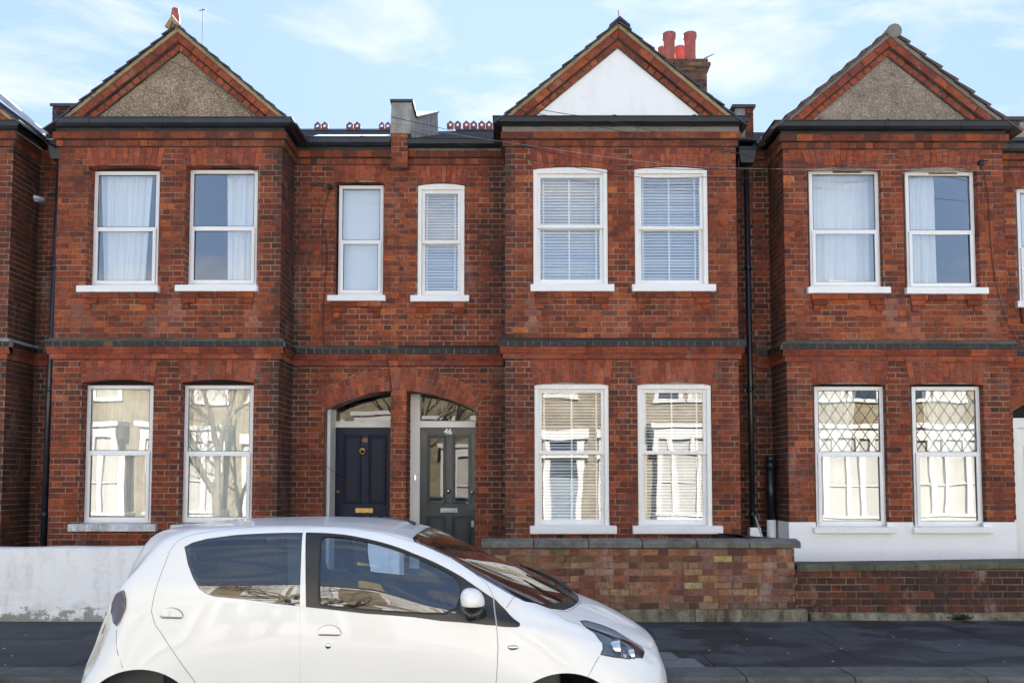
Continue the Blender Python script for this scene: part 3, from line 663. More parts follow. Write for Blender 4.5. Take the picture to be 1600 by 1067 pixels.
# ---- gables
def gable(root, px, dz, panel, verge, style, yoff=0):
    """px: ((left foot), (apex), (right foot)) of the outer verge line in the photo; the gable stands on the bay front"""
    yf = YB - .02
    A, B, C = [at(p[0], p[1], YB - .10) for p in px]
    zbase = ZG1 + dz - .03
    wb, mo = MB(), MB()
    for (P0, P1, sg) in ((A, B, 1), (C, B, -1)):
        d = Vector((P1[0] - P0[0], P1[1] - P0[1])); L_ = d.length; d.normalize(); n = Vector((d.y, -d.x)) * sg   # towards the inside
        def pt(u, o, free=False):
            if not free: u = min(max(u, (zbase - P0[1] - n.y * o) / d.y), (B[0] - sg * .002 - P0[0] - n.x * o) / d.x)
            return (P0[0] + d.x * u + n.x * o, P0[1] + d.y * u + n.y * o)
        clipmid = lambda q: q
        def row(o0, o1, ln, yfront, bias, g=.008, gm=0):
            u = -.35
            while u < L_ + .3:
                l = ln * RNG.uniform(.96, 1.04); ym = yfront - RNG.uniform(0, .006); e = RNG.uniform(-.003, .003)
                q = clipmid([pt(u + g / 2, o0 + .003), pt(u + l - g / 2, o0 + .003), pt(u + l - g / 2, o1 - .004 + e), pt(u + g / 2, o1 - .004 + e)])
                xs = [p[0] for p in q]; zs = [p[1] for p in q]
                if max(xs) - min(xs) > .02 and max(zs) - min(zs) > .02:
                    wb.prism(q, ym, yf + .12, rc(bias, .12 if RNG.random() < .4 else 0))
                u += l
            q = clipmid([pt(-.4, o0), pt(L_ + .3, o0), pt(L_ + .3, o1 + gm), pt(-.4, o1 + gm)])
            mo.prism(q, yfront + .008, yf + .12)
        row(.047, .140, .225, yf - .085, .02, .014); row(.146, .222, .118, yf - .035, .04, .026)
        vg = MB()
        if style == 'stepped':
            q = clipmid([pt(-.25, -.005), pt(L_ + .3, -.005), pt(L_ + .3, .047), pt(-.25, .047)]); vg.prism(q, yf - .11, yf + .12)
        else:
            q = clipmid([pt(-.25, .004), pt(L_ + .3, .004), pt(L_ + .3, .05), pt(-.25, .05)]); vg.prism(q, yf - .115, yf + .12)
        vg.build('verge', M[verge], root, .004)
        # roof slope with its slates
        rf = MB(); u = -.10; k = 0; stp = .27 if style == 'stepped' else .20; th = .05 if style == 'stepped' else .022
        while u < L_ + .02:
            o_b = -.012 - (.035 if style == 'stepped' else .016); e = min(u + stp * 1.12, L_ + .05)
            a0 = pt(u, o_b, u < .3); a1 = pt(e, -.006)
            q = [a0, pt(u, o_b + th * .8, u < .3), pt(e, .012), a1]
            rr = RNG.uniform(-.012, .012)
            rf.prism(clipmid(q) if u > .5 else q, yf - .15 + rr, 15.0, (.5, .5, 0))
            u += stp
        rf.build('gable_roof', M['tile_dark'] if style == 'stepped' else M['slate'], root)
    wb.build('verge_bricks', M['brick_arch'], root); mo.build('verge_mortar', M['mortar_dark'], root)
    p = MB(); nn = Vector((0, 1)); off = .225
    # inner triangle
    def inner(o):
        la = Vector(B) - Vector(A); la.normalize(); lc = Vector(C) - Vector(B); lc.normalize()
        na = Vector((la.y, -la.x)); nc = Vector((lc.y, -lc.x))
        a0 = Vector(A) + na * o; c0 = Vector(B) + nc * o
        # apex
        det = la.x * (-lc.y) - la.y * (-lc.x); r = c0 - a0
        t = (r.x * (-lc.y) - r.y * (-lc.x)) / det; ap = a0 + la * t
        lf = a0 + la * ((zbase - a0.y) / la.y); rt = c0 + lc * ((zbase - c0.y) / lc.y)
        return lf, ap, rt
    lf, ap, rt = inner(off - .02); nx = 30; vs = []
    p.add([(lf.x, yf + .004, lf.y), (rt.x, yf + .004, rt.y), (ap.x, yf + .004, ap.y)], [(0, 1, 2)])
    p.build('gable_panel', M[panel], root)
    lf, ap, rt = inner(.02); b = MB(); b.add([(lf.x, yf + .11, lf.y), (rt.x, yf + .11, rt.y), (ap.x, yf + .11, ap.y)], [(0, 1, 2)]); b.build('gable_backing', M['mortar'], root)
    return A, B, C
def mainroof(root, x0, x1, dz, cut=()):
    m_ = MB(); ye, ze = YR - .06, ZG1 + dz + .005; L_ = math.hypot(RIDGE_Y - ye, RIDGE_Z + dz - ze); n = 18
    for k in range(n):
        f0, f1 = k / n, min(1, (k + 1.15) / n); y0, z0 = ye + (RIDGE_Y - ye) * f0, ze + (RIDGE_Z + dz - ze) * f0; y1, z1 = ye + (RIDGE_Y - ye) * f1, ze + (RIDGE_Z + dz - ze) * f1
        off = .3 * (k % 2) / 2; x = x0
        while x < x1 - .01:
            xe = min(x1, x + .3 - (off if x == x0 else 0)); r_ = RNG.uniform(0, .004)
            m_.add([(x + .002, y0, z0 + .012 + r_), (xe - .002, y0, z0 + .012 + r_), (xe - .002, y1, z1), (x + .002, y1, z1), (x + .002, y0, z0), (xe - .002, y0, z0)], [(0, 1, 2, 3), (4, 5, 1, 0)], (.5, .5, 0)); x = xe
    m_.add([(x0, ye, ze - .03), (x1, ye, ze - .03), (x1, RIDGE_Y, RIDGE_Z + dz - .03), (x0, RIDGE_Y, RIDGE_Z + dz - .03)], [(0, 1, 2, 3)])
    m_.add([(x0, RIDGE_Y, RIDGE_Z + dz), (x1, RIDGE_Y, RIDGE_Z + dz), (x1, 19.3, 6.3), (x0, 19.3, 6.3)], [(0, 1, 2, 3)])
    m_.build('main_roof', M['slate'], root)
    b = MB(); b.add([(x0, 19.2, 0), (x1, 19.2, 0), (x1, 19.2, 6.3), (x0, 19.2, 6.3)], [(0, 1, 2, 3)]); b.build('rear_wall', M['mortar'], root)
def ridge_capping(root, x0, x1, dz):
    m_ = MB(); z = RIDGE_Z + dz; m_.prism([(RIDGE_Y - .12, z - .03), (RIDGE_Y + .12, z - .03), (RIDGE_Y + .03, z + .045), (RIDGE_Y - .03, z + .045)], x0, x1, axis='x'); m_.build('ridge_capping', M['slate'], root)
def crest(root, px0, px1, dz, ylow=207, yt=193):
    """red ridge crest tile: two small pierced peaks"""
    x0, x1 = aX(px0, 200, RIDGE_Y), aX(px1, 200, RIDGE_Y); z0 = RIDGE_Z + dz + .03; h_ = .165; w_ = (x1 - x0) / 2; m_ = MB()
    for k in range(2):
        a = x0 + w_ * k; c = a + w_ / 2; zc = z0 + h_ * .52; r_ = .027
        out_ = [(a + .003, z0), (a + w_ - .003, z0), (a + w_ - .003, z0 + h_ * .62), (c, z0 + h_), (a + .003, z0 + h_ * .62)]
        hole = [(c + r_ * math.cos(t), zc + r_ * 1.25 * math.sin(t)) for t in [2 * math.pi * i / 10 for i in range(10)]]
        # ring quads between outline and hole, front and back
        oo = []
        for i in range(10):
            t = 2 * math.pi * i / 10; d = Vector((math.cos(t), math.sin(t) * 1.25)); best = 9
            for j in range(5):
                p, q = Vector(out_[j]), Vector(out_[(j + 1) % 5]); e = q - p; den = d.x * e.y - d.y * e.x
                if abs(den) < 1e-9: continue
                rr = p - Vector((c, zc)); s_ = (rr.x * e.y - rr.y * e.x) / den; u_ = (rr.x * d.y - rr.y * d.x) / den
                if s_ > 0 and -1e-6 <= u_ <= 1 + 1e-6: best = min(best, s_)
            oo.append((c + d.x * best, zc + d.y * best))
        for yy in (RIDGE_Y - .015, RIDGE_Y + .015):
            v = [(x, yy, z) for x, z in oo] + [(x, yy, z) for x, z in hole]; m_.add(v, [(i, (i + 1) % 10, 10 + (i + 1) % 10, 10 + i) for i in range(10)])
        m_.prism(out_, RIDGE_Y - .015, RIDGE_Y + .015, cap=False); m_.prism(hole, RIDGE_Y - .015, RIDGE_Y + .015, cap=False)
    m_.build('crest_tile', M['tile'], root)

def W(h, root, fr, sill, opx, trans, Y, dY, style, ysp, rise, ytop, dz=0, **kw):
    l, r, t, b = fr; ym = (t + b) / 2
    yp = Y + dY
    X0, X1 = aX(l, ym, yp), aX(r, ym, yp); Z1, Z0 = aZ(t, yp), aZ(b, yp)
    sx0, sx1 = aX(sill[0], sill[2], Y - .07), aX(sill[1], sill[2], Y - .07); sz1, sz0 = aZ(sill[2], Y - .07), aZ(sill[3], Y - .07)
    xo = (min(aX(opx[0], ym, Y), X0 - .004), max(aX(opx[1], ym, Y), X1 + .004))
    if style == 'sash': xo = (X0 - .006, X1 + .006)
    kw.setdefault('bracket', None)
    br = kw.pop('bracket')
    if br: br = (sx0 + .06, sx1 - .06)
    zs = aZ(ysp, Y); 
    if style == 'sash': Z1 = zs + rise - .008
    if t < 400: kw['gl'] = 'glass_up'
    am = MB(); adm = MB()
    r_ = window(root, h.wb, h.mo, (X0, X1, Z0, Z1), (sx0, sx1, sz0, sz1), Y, style, ytop, zs, rise, xo, aZ(trans, yp), dY=dY, holes=h.holes, archmb=am, archmo=adm, bracket=br, **kw)
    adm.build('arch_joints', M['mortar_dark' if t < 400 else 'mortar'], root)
    am.build('window_arch', M['brick_arch'], root)
    return r_

# ------------------------------------------------------------------ the four houses
def newhouse():
    h = House(); h.wb, h.mo, h.ar = MB(), MB(), MB(); h.holes = []; return h
ZAU = zc2b - .004        # top of the upper arches
ZAG = zm2 - .004         # top of the ground floor arches
GR = 'terraced houses'
h50 = thing('terraced_house', (-8.6, YB, 0), 'red brick house cut off by the left edge of the photo, beyond the first downpipe', 'house', GR)
h48 = thing('terraced_house', (-4.5, YB, 0), 'red brick bay house with brown pebbledash gable and the blue front door', 'house', GR)
h46 = thing('terraced_house', (1.2, YB, 0), 'red brick bay house with smooth white gable and grey front door numbered 46', 'house', GR)
h44 = thing('terraced_house', (6.0, YB, 0), 'red brick bay house with grey pebbledash gable and white painted base', 'house', GR)

def dup_holes(h): q = h.holes; h.holes = []; return q
# --- house at the far left
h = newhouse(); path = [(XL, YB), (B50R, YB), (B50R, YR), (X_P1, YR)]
facade(h, path, 0, {}, 0, soot=soot_near(B50R), biases={0: 0, 1: -.22, 2: -.24}); finish(h, h50)
gutter(h50, [(XL, YB), (B50R, YB), (B50R, YR), (X_P1 + .0, YR)], -.04, 'gutter', False)
pa = [(-330, 195), (-150, 52), (52, 208)]
gable(h50, pa, -.02, 'pebble_brown', 'verge', 'plain')
mb = MB(); p0, p1 = at(-20, 140, YB + .2), at(73, 211, YB + .45)
mb.prism([(p0[0], p0[1]), (p1[0], p1[1] - .03), (p1[0] + .22, p1[1] - .05), (p1[0] + .22, p1[1] + .015), (p1[0], p1[1] + .035), (p0[0], p0[1] + .10)], YB + .30, YB + .50); mb.build('lead_valley', M['lead'], h50)
mainroof(h50, B50R + .3, X_P1, 0)

# --- 48
h = newhouse()
TL = ((.5, -.2), (.3, .3))
W(h, h48, (146, 248, 268, 447), (119, 247, 446, 456), (138, 249), 357, YB, .13, 'upvc', 261, .04, ZAU, bracket=True, tilt=((.3, .2), (.6, .3)), n=13)
W(h, h48, (296, 402, 266, 446), (273, 402, 445, 455), (289, 403), 356, YB, .13, 'upvc', 261, .04, ZAU, bracket=True, tilt=((.2, .1), (.4, -.3)), n=13)
W(h, h48, (134, 238, 602, 816), (106, 243, 819, 830), (128, 238), 706, YB, .13, 'upvc', 598, .045, ZAG, tilt=((-.6, .6), (.2, .2)), sillmat='sill_old', splay=.04)
W(h, h48, (287, 395, 602, 816), (266, 403, 820, 831), (281, 395), 707, YB, .13, 'upvc', 598, .045, ZAG, tilt=((-.4, .3), (.1, .4)), sillmat='sill_old', splay=.04)
bayh = dup_holes(h)
W(h, h48, (529, 599, 290, 461), (511, 602, 461, 470), (523, 600), 377, YR, .10, 'upvc', 286, .035, ZAU, bracket=True, tilt=((.2, .1), (.2, -.1)), n=10, splay=.05)
rech = dup_holes(h)
# one flat arch carries both doorways
CA, HS = aX(625, 640, YR), (aX(743, 640, YR) - aX(507, 640, YR)) / 2
zsA, zcA = aZ(641, YR), aZ(610.5, YR); riseA = zcA - zsA; TH = .135
zeA = aZ(617, YR); zxA = aZ(574, YR)
def arch_in(z):
    if z < GROUND - 1 or z >= zcA: return None
    if z < zsA: return (CA - HS, CA + HS)
    k = HS * math.sqrt(max(0, 1 - (z - zsA) / riseA)); return (CA - k, CA + k)
def arch_out(z):
    if z < zsA or z >= zxA: return None
    if z < zeA: k = HS + TH * (z - zsA) / (zeA - zsA)
    else: k = (HS + TH) * math.sqrt(max(0, 1 - (z - zeA) / (zxA - zeA)))
    return (CA - k, CA + k)
doorh = [Hole(arch_in), Hole(arch_out, True)]
def doorarch(h, side):
    n = 15
    for i in range(n):
        if side < 0: t0, t1 = -1 + i / n, -1 + (i + 1) / n
        else: t0, t1 = i / n, (i + 1) / n
        def pt(t, f):
            xi, zi = CA + HS * t, zsA + riseA * (1 - t * t); xo, zo = CA + (HS + TH) * t, zeA + (zxA - zeA) * (1 - t * t)
            return (xi + (xo - xi) * f, zi + (zo - zi) * f)
        for f0, f1 in (((0, .62), (.62, 1)) if i % 2 else ((0, .36), (.36, 1))):
            w_ = .004 / HS; q = [pt(t0 + w_, f0 + .01), pt(t1 - w_, f0 + .01), pt(t1 - w_, f1 - .015), pt(t0 + w_, f1 - .015)]
            h.ar.prism(q, YR - .008 - RNG.uniform(0, .002), YR + .34, rc(.03))
        q = [pt(t0, 0.005), pt(t1, 0.005), pt(t1, 1), pt(t0, 1)]; h.mo.prism(q, YR - .002, YR + .3)
doorarch(h, -1)
# pillar between the doorways (goes with the blue door's house) and reveals
xp0, xp1 = aX(610, 750, YR), aX(634, 750, YR)
pil = Hole(lambda z: None)
brickwall(h.wb, h.mo, (xp0, YR), (1, 0), 0, xp1 - xp0, .15, zcA + .01, bias=.06, phase=.0, per=.2225 * 1.5, sootf=lambda u, z: .0)
brickwall(h.wb, h.mo, (xp1, YR), (0, 1), 0, YD - YR + .05, .15, zcA, bias=-.1)
brickwall(h.wb, h.mo, (xp0, YD), (0, -1), 0, YD - YR, .15, zcA, bias=-.1)
xdl = CA - HS
brickwall(h.wb, h.mo, (xdl, YR), (0, 1), 0, .12, .15, zsA, bias=-.1, proud=.002)
ZT = .44
def door(root, x0, x1, z0, z1, y, mat, kind):
    d = bpy.data.objects.new('door', None); COL.objects.link(d); d.parent = root; d.location = Vector((x0, y, z0)) - root.location; d.empty_display_size = .1
    tag(d, 'glossy navy blue front door with brass letterbox' if kind == 'blue' else 'slate grey front door with two glazed panels and chrome furniture')
    m_ = MB(); w_ = x1 - x0; t = .045; st = .115; zm = z0 + (z1 - z0) * .455 if kind != 'blue' else z0 + (z1 - z0) * .42; ml = .16
    pans = []; cx = (x0 + x1) / 2
    zlock0, zlock1 = z0 + .74, z0 + .74 + .19
    for (a, b) in ((x0 + st, cx - .055), (cx + .055, x1 - st)):
        pans.append((a, b, zlock1 + .0, z1 - .115, True)); pans.append((a, b, z0 + .2, zlock0, False))
    # stiles and rails
    m_.box(x0, x0 + st, y, y + t, z0, z1); m_.box(x1 - st, x1, y, y + t, z0, z1)
    m_.box(x0 + st, x1 - st, y + .0005, y + t, z1 - .115, z1); m_.box(x0 + st, x1 - st, y + .0005, y + t, zlock0, zlock1); m_.box(x0 + st, x1 - st, y + .0005, y + t, z0, z0 + .2)
    m_.box(cx - .055, cx + .055, y + .001, y + t, zlock1, z1 - .115); m_.box(cx - .055, cx + .055, y + .001, y + t, z0 + .2, zlock0)
    for a, b, c, e, up in pans:
        # bolection moulding round each panel
        for k, (o, pz) in enumerate(((0, .014), (.018, .024), (.034, .008))):
            fr0 = -.014 + o; frame_ring(m_, a + fr0, b - fr0, c + fr0, e - fr0, y - pz, y + .01, .013)
        if not (up and kind != 'blue'):
            m_.box(a, b, y + .014, y + .03, c, e); m_.box(a + .045, b - .045, y + .008, y + .0145, c + .045, e - .045)
    m_.build('door_leaf', M[mat], d, .002)
    if kind != 'blue':
        for a, b, c, e, up in pans:
            if up: pane('door_pane', M['glass_fan'], a, b, c, e, y + .02, d, .5, 1.2 if a < cx else .3)
        rm = MB(); rm.add([(x0, y + .5, z0), (x1, y + .5, z0), (x1, y + .5, z1), (x0, y + .5, z1)], [(0, 1, 2, 3)]); rm.build('hall', M['dark'], root)
    # letterbox
    m_ = MB(); lz = (zlock0 + zlock1) / 2 - .01; m_.box(cx - .125, cx + .125, y - .008, y, lz - .033, lz + .033)
    m_.box(cx - .10, cx + .10, y - .013, y - .008, lz - .021, lz + .021); m_.build('letterbox', M['brass' if kind == 'blue' else 'chrome'], d, .004)
    return d, cx, zlock1, y
dx0, dx1 = aX(523.5, 750, YD), aX(609, 750, YD) + .03
ztr0, ztr1 = aZ(668, YD), aZ(658, YD)
d48, cxd, zl, yd = door(h48, dx0, dx1 + .03, ZT, ztr0, YD, 'navy', 'blue')
m_ = MB(); zk = aZ(705, YD); xk = aX(567, 705, YD)
m_.lathe((xk, YD - .012, zk + .03), [(.0, -.03), (.022, -.028), (.034, -.012), (.036, .012)], 14, 'y'); m_.tube([(xk + .035 * math.sin(t), YD - .03 - .006 * abs(math.sin(t)), zk + .005 - .045 * math.cos(t) * 1) for t in [k * math.pi / 8 - math.pi for k in range(17)]], .008, 8); m_.build('knocker', M['brass'], d48)
m_ = MB(); m_.lathe((aX(529, 768, YD), YD - .05, aZ(768, YD)), [(.0, -.012), (.022, -.008), (.027, .008), (.018, .028), (.012, .05)], 14, 'y'); m_.build('door_knob', M['brass'], d48)
def text(body, x, y, z, size, mat, parent, name='door_number', ext=.004, font=None):
    cu = bpy.data.curves.new(name, 'FONT'); cu.body = body; cu.size = size; cu.extrude = ext; cu.align_x = 'CENTER'; cu.align_y = 'CENTER'; cu.offset = size * .03
    t = bpy.data.objects.new('tmp', cu); COL.objects.link(t); dg = bpy.context.evaluated_depsgraph_get(); me = bpy.data.meshes.new_from_object(t.evaluated_get(dg)); bpy.data.objects.remove(t)
    me.materials.clear(); me.materials.append(M[mat]); o = bpy.data.objects.new(name, me); COL.objects.link(o); o.parent = parent
    off = Vector((0, 0, 0)); q = parent
    while q: off += q.location; q = q.parent
    me.transform(Matrix.Translation(Vector((x, y, z)) - off) @ Matrix.Rotation(R(90), 4, 'X')); return o
text('48', cxd, YD - .014, aZ(688, YD), .085, 'number_brass', d48)
# white lining, transom and fanlight of the blue door
m_ = MB(); xa = xdl + .012; m_.box(xa, aX(514.5, 750, YR + .1), YR + .12, YD + .05, ZT - .1, zcA); m_.box(xa + .02, dx0, YD - .03, YD + .05, ZT - .1, zcA)
m_.box(dx0, xp0 + .03, YD - .035, YD + .05, ztr0, ztr1); m_.build('door_frame', M['cream'], h48, .004)
pane('fanlight', M['glass_fan'], dx0, xp0 + .03, ztr1, zcA, YD + .01, h48, -1.5, .8)
m_ = MB(); m_.box(xa, xp1, YR + .34, YD + 1.2, zcA + .0, zcA + .05); m_.box(xa - .02, xa, YR + .05, YD + 1.2, 0, zcA); m_.box(xa, xp1, YD + 1.2, YD + 1.22, 0, zcA); m_.build('porch_lining', M['room'], h48)
m_ = MB(); m_.box(xa - .1, xp1, YR - .25, YD + .05, .1, ZT); m_.build('doorstep', M['coping'], h48)
path = [(X_P1, YR), (B48[0], YR), (B48[0], YB), (B48[1], YB), (B48[1], YR), (X_P2, YR)]
CAc = X_P2
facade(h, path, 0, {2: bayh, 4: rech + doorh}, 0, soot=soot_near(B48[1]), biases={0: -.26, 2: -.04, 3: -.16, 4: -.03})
finish(h, h48, 'coping_moss')
gutter(h48, [(B48[0] - .05, YR), (B48[0] - .0, YR), (B48[0], YB), (B48[1], YB), (B48[1], YR), (X_P2 - .12, YR)][2:], .0, 'gutter_blue')
m_ = MB(); sweep(m_, [(X_P1, YR), (B48[0], YR), (B48[0], YB), (B48[1], YB), (B48[1], YR), (X_P2 - .06, YR)], [(-.02, zc1t + .001), (.035, zc1t + .001), (.04, ZG0 + .06), (-.02, ZG0 + .06)], closed=True); m_.build('fascia', M['fascia'], h48)
gable(h48, [(82, 199), (279, 44), (456, 193)], 0, 'pebble_brown', 'verge', 'plain')
mainroof(h48, X_P1, X_P2, 0); ridge_capping(h48, X_P1 + .3, X_P2 - .1, 0)
for a, b in ((491, 513), (541, 564), (592, 611)): crest(h48, a, b, 0)
# finial on the gable
ax, az_ = at(277, 42, YB); m_ = MB(); m_.tube([(ax - .07, YB - .13, az_ - .10), (ax - .005, YB - .13, az_ + .035), (ax + .07, YB - .13, az_ - .09)], .045, 8)
m_.tube([(ax, YB - .13, az_ - .05), (ax, YB + .5, az_ - .05)], .07, 10); m_.build('ridge_tile', M['verge'], h48)
# small terracotta pot seen over the gable
p = at(281, 45, YB + .5); m_ = MB(); m_.lathe((p[0] + .02, YB + .3, p[1] - .08), [(.062, 0), (.055, .16), (.045, .24), (.030, .25), (.030, .1)], 14); m_.build('finial_stub', M['pot'], h48)
h48_lead = MB(); sweep(h48_lead, [(B48[1] + .25, YR), (X_P2 - .15, YR)], [(-.05, ZG1 + .105), (-.34, ZG1 + .252), (-.345, ZG1 + .24), (-.05, ZG1 + .0)], closed=True); h48_lead.build('lead_flashing', M['lead'], h48)

# --- 46
h = newhouse()
kw = dict(splay=.05, gl='glass_sash')
W(h, h46, (833, 949, 259, 447), (829, 960, 444, 455), (832, 950), 356, YB, .05, 'sash', 265, .045, ZAU, bracket=True, n=14, tilt=((.4, .3), (.5, .2)), **kw)
W(h, h46, (991, 1105, 261, 448), (988, 1119, 444, 455), (990, 1106), 358, YB, .05, 'sash', 265, .045, ZAU, bracket=True, n=14, tilt=((.4, 0), (.5, -.2)), **kw)
W(h, h46, (835, 951, 598, 824), (828, 964, 822, 834), (834, 952), 709, YB, .05, 'sash', 602, .045, ZAG, n=13, tilt=((-.7, .2), (.5, .2)), **kw)
W(h, h46, (996, 1111, 598, 824), (989, 1130, 822, 834), (995, 1112), 709, YB, .05, 'sash', 602, .045, ZAG, n=13, tilt=((-.5, .4), (.3, .1)), **kw)
bayh = dup_holes(h)
W(h, h46, (653, 726, 285, 464), (641, 733, 461, 471), (652, 727), 380, YR, .05, 'sash', 290, .04, ZAU, bracket=True, n=10, splay=.05, gl='glass_sash', tilt=((.2, .1), (.4, -.1)))
rech = dup_holes(h)
doorarch(h, 1)
xg0, xg1 = aX(656, 750, YD), aX(742, 750, YD)
d46, cxd, zl, yd = door(h46, xg0, xg1 + .05, ZT, ztr0, YD, 'slate_door', 'grey')
text('46', aX(700, 675, YD), YD - .006, aZ(674.5, YD), .115, 'number', d46)
m_ = MB(); m_.lathe((aX(701, 768, YD), YD - .055, aZ(767, YD)), [(.0, -.012), (.024, -.008), (.03, .01), (.02, .03), (.026, .055)], 16, 'y'); m_.build('door_knob', M['chrome'], d46)
m_ = MB(); m_.lathe((aX(738, 769, YD), YD - .012, aZ(769, YD)), [(.0, -.008), (.022, -.006), (.026, .012)], 14, 'y'); m_.build('upper_lock', M['chrome'], d46); m_ = MB(); m_.box(aX(738.5, 800, YD) - .03, aX(738.5, 800, YD) + .02, YD - .01, YD, aZ(823, YD), aZ(813, YD)); m_.build('lock', M['chrome'], d46)
m_ = MB(); m_.box(xp1, xg0, YD - .03, YD + .05, ZT - .1, zcA); m_.box(xg0, xg1 + .12, YD - .035, YD + .05, ztr0, ztr1); m_.box(xg1 + .05, xg1 + .14, YD - .03, YD + .05, ZT - .1, zcA)
m_.build('door_frame', M['timber'], h46, .004)
m_ = MB(); m_.box(aX(649, 747, YD) - .012, aX(649, 747, YD) + .012, YD - .045, YD - .03, aZ(750, YD), aZ(743, YD) + .01); m_.build('doorbell', M['chrome'], h46, .002)
pane('fanlight', M['glass_fan'], xg0, xg1 + .1, ztr1, zcA, YD + .01, h46, -1.2, -.8)
xdr = CA + HS
brickwall(h.wb, h.mo, (xdr, YD + .05), (0, -1), 0, YD + .05 - YR, .15, zsA, bias=-.1, proud=.002)
m_ = MB(); m_.box(xp1 + .001, xdr, YR + .34, YD + 1.2, zcA + .0, zcA + .05); m_.box(xdr + .001, xdr + .02, YR + .05, YD + 1.2, 0, zcA); m_.box(xp1 + .001, xdr, YD + 1.2, YD + 1.22, 0, zcA); m_.build('porch_lining', M['room'], h46)
m_ = MB(); m_.box(xp1 + .001, xdr + .1, YR - .25, YD + .05, .1, ZT); m_.build('doorstep', M['coping'], h46)
path = [(X_P2, YR), (B46[0], YR), (B46[0], YB), (B46[1], YB), (B46[1], YR), (X_P3, YR)]
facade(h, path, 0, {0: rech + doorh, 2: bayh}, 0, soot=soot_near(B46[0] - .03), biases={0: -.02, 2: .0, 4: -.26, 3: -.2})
finish(h, h46, 'fascia')
gutter(h46, [(X_P2 + .12, YR), (B46[0], YR)], -.02, 'gutter')
gutter(h46, [(B46[0], YR), (B46[0], YB), (B46[1], YB), (B46[1], YR - .2)], .015, 'gutter')
m_ = MB(); sweep(m_, [(X_P2 + .06, YR), (B46[0], YR)], [(-.02, zc1t + .001), (.03, zc1t + .001), (.035, ZG0 + .06), (-.02, ZG0 + .06)], closed=True); m_.build('fascia', M['fascia_green'], h46)
m_ = MB(); sweep(m_, [(B46[0], YR), (B46[0], YB), (B46[1], YB), (B46[1], YR)], [(-.02, zc1t + .001), (.045, zc1t + .001), (.05, ZG0 + .06), (-.02, ZG0 + .06)], closed=True); m_.build('soffit_board', M['verge_grey'], h46)
gable(h46, [(781, 190), (966, 38), (1156, 193)], .015, 'gable_white', 'verge', 'plain')
mainroof(h46, X_P2, X_P3, 0); ridge_capping(h46, X_P2 + .5, X_P3, 0)
for a, b in ((698, 721), (723, 746), (747, 770)): crest(h46, a, b, .02)
ax, az_ = at(966, 38, YB); m_ = MB()
for sg in (-1, 1): m_.prism([(ax, az_ + .02), (ax + sg * .14, az_ - .10), (ax + sg * .14, az_ - .13), (ax, az_ - .02)], YB - .16, YB + 4)
m_.build('ridge_tile', M['slate'], h46); m_ = MB(); m_.tube([(ax - .005, YB - .1, az_ - .05), (ax - .01, YB - .1, az_ + .13)], .006, 6); m_.build('finial_rod', M['tile'], h46)
# party parapet between 48 and 46, over its small brick corbel
m_ = MB(); mo2 = MB(); x0, x1 = aX(612, 240, YR - .1), aX(637, 240, YR - .1); z0, z1 = aZ(263, YR - .1), aZ(211, YR - .1)
brickwall(m_, mo2, (x0, YR - .13), (1, 0), 0, x1 - x0, z0, z1, bias=.04, phase=-.07, proud=.005); brickwall(m_, mo2, (x1, YR - .13), (0, 1), 0, .2, z0, z1); brickwall(m_, mo2, (x0, YR + .07), (0, -1), 0, .2, z0, z1)
mo2.add([(x0, YR - .13, z0), (x1, YR - .13, z0), (x1, YR, z0), (x0, YR, z0)], [(0, 1, 2, 3)])
m_.build('party_corbel', M['brick'], h46); mo2.build('corbel_mortar', M['mortar'], h46)
x1b = aX(643, 190, YR - .1); zt = aZ(161, YR - .13); ztb = z1
m_ = MB(); m_.prism([(x0 - .02, ztb), (x1b, ztb), (x1b + .005, zt), (x0 + .0, zt)], YR - .15, YR + .32)
yb = YR + 2.6; zt2, zb2 = aZ(177, yb), aZ(212, yb)
y1 = YR + .32; zk1 = aZ(185, y1); y2 = YR + 1.35
m_.add([(x0, y1, ztb), (x0, y2 + .6, ztb + .3), (x0, y2 + .6, aZ(176, y2 + .6)), (x0, y1, zk1), (x1b + .02, y1, ztb), (aX(687, 200, y2 + .6), y2 + .6, ztb + .3), (aX(684, 180, y2 + .6), y2 + .6, aZ(176, y2 + .6)), (x1b + .02, y1, zk1)],
       [(4, 5, 6, 7), (0, 3, 2, 1), (3, 7, 6, 2), (5, 1, 2, 6), (0, 4, 7, 3)])
m_.build('party_parapet', M['cement'], h46, .01)
m_ = MB(); m_.box(x0 - .02, x1b + .03, YR - .18, YR + .36, zt, zt + .035); m_.build('parapet_cap', M['slate'], h46, .008)
m_ = MB(); q_ = [(x0 - .01, y1, zk1), (x0 - .01, y2 + .62, aZ(176, y2 + .6)), (aX(684, 180, y2 + .6) + .02, y2 + .62, aZ(176, y2 + .6)), (x1b + .04, y1, zk1)]; m_.add([(a, b, c + .002) for a, b, c in q_] + [(a, b, c + .03) for a, b, c in q_], [(0, 1, 2, 3), (4, 5, 6, 7), (0, 1, 5, 4), (1, 2, 6, 5), (2, 3, 7, 6), (3, 0, 4, 7)]); m_.build('parapet_cap', M['slate'], h46)
m_ = MB(); m_.add([(x1b + .01, YR + .1, ZG1 + .05), (x1b + .35, YR + .1, ZG1 + .03), (aX(690, 207, y2), y2 + .3, ztb + .42), (x1b + .05, y2 + .3, ztb + .55)], [(0, 1, 2, 3)]); m_.build('lead_flashing', M['lead'], h46)
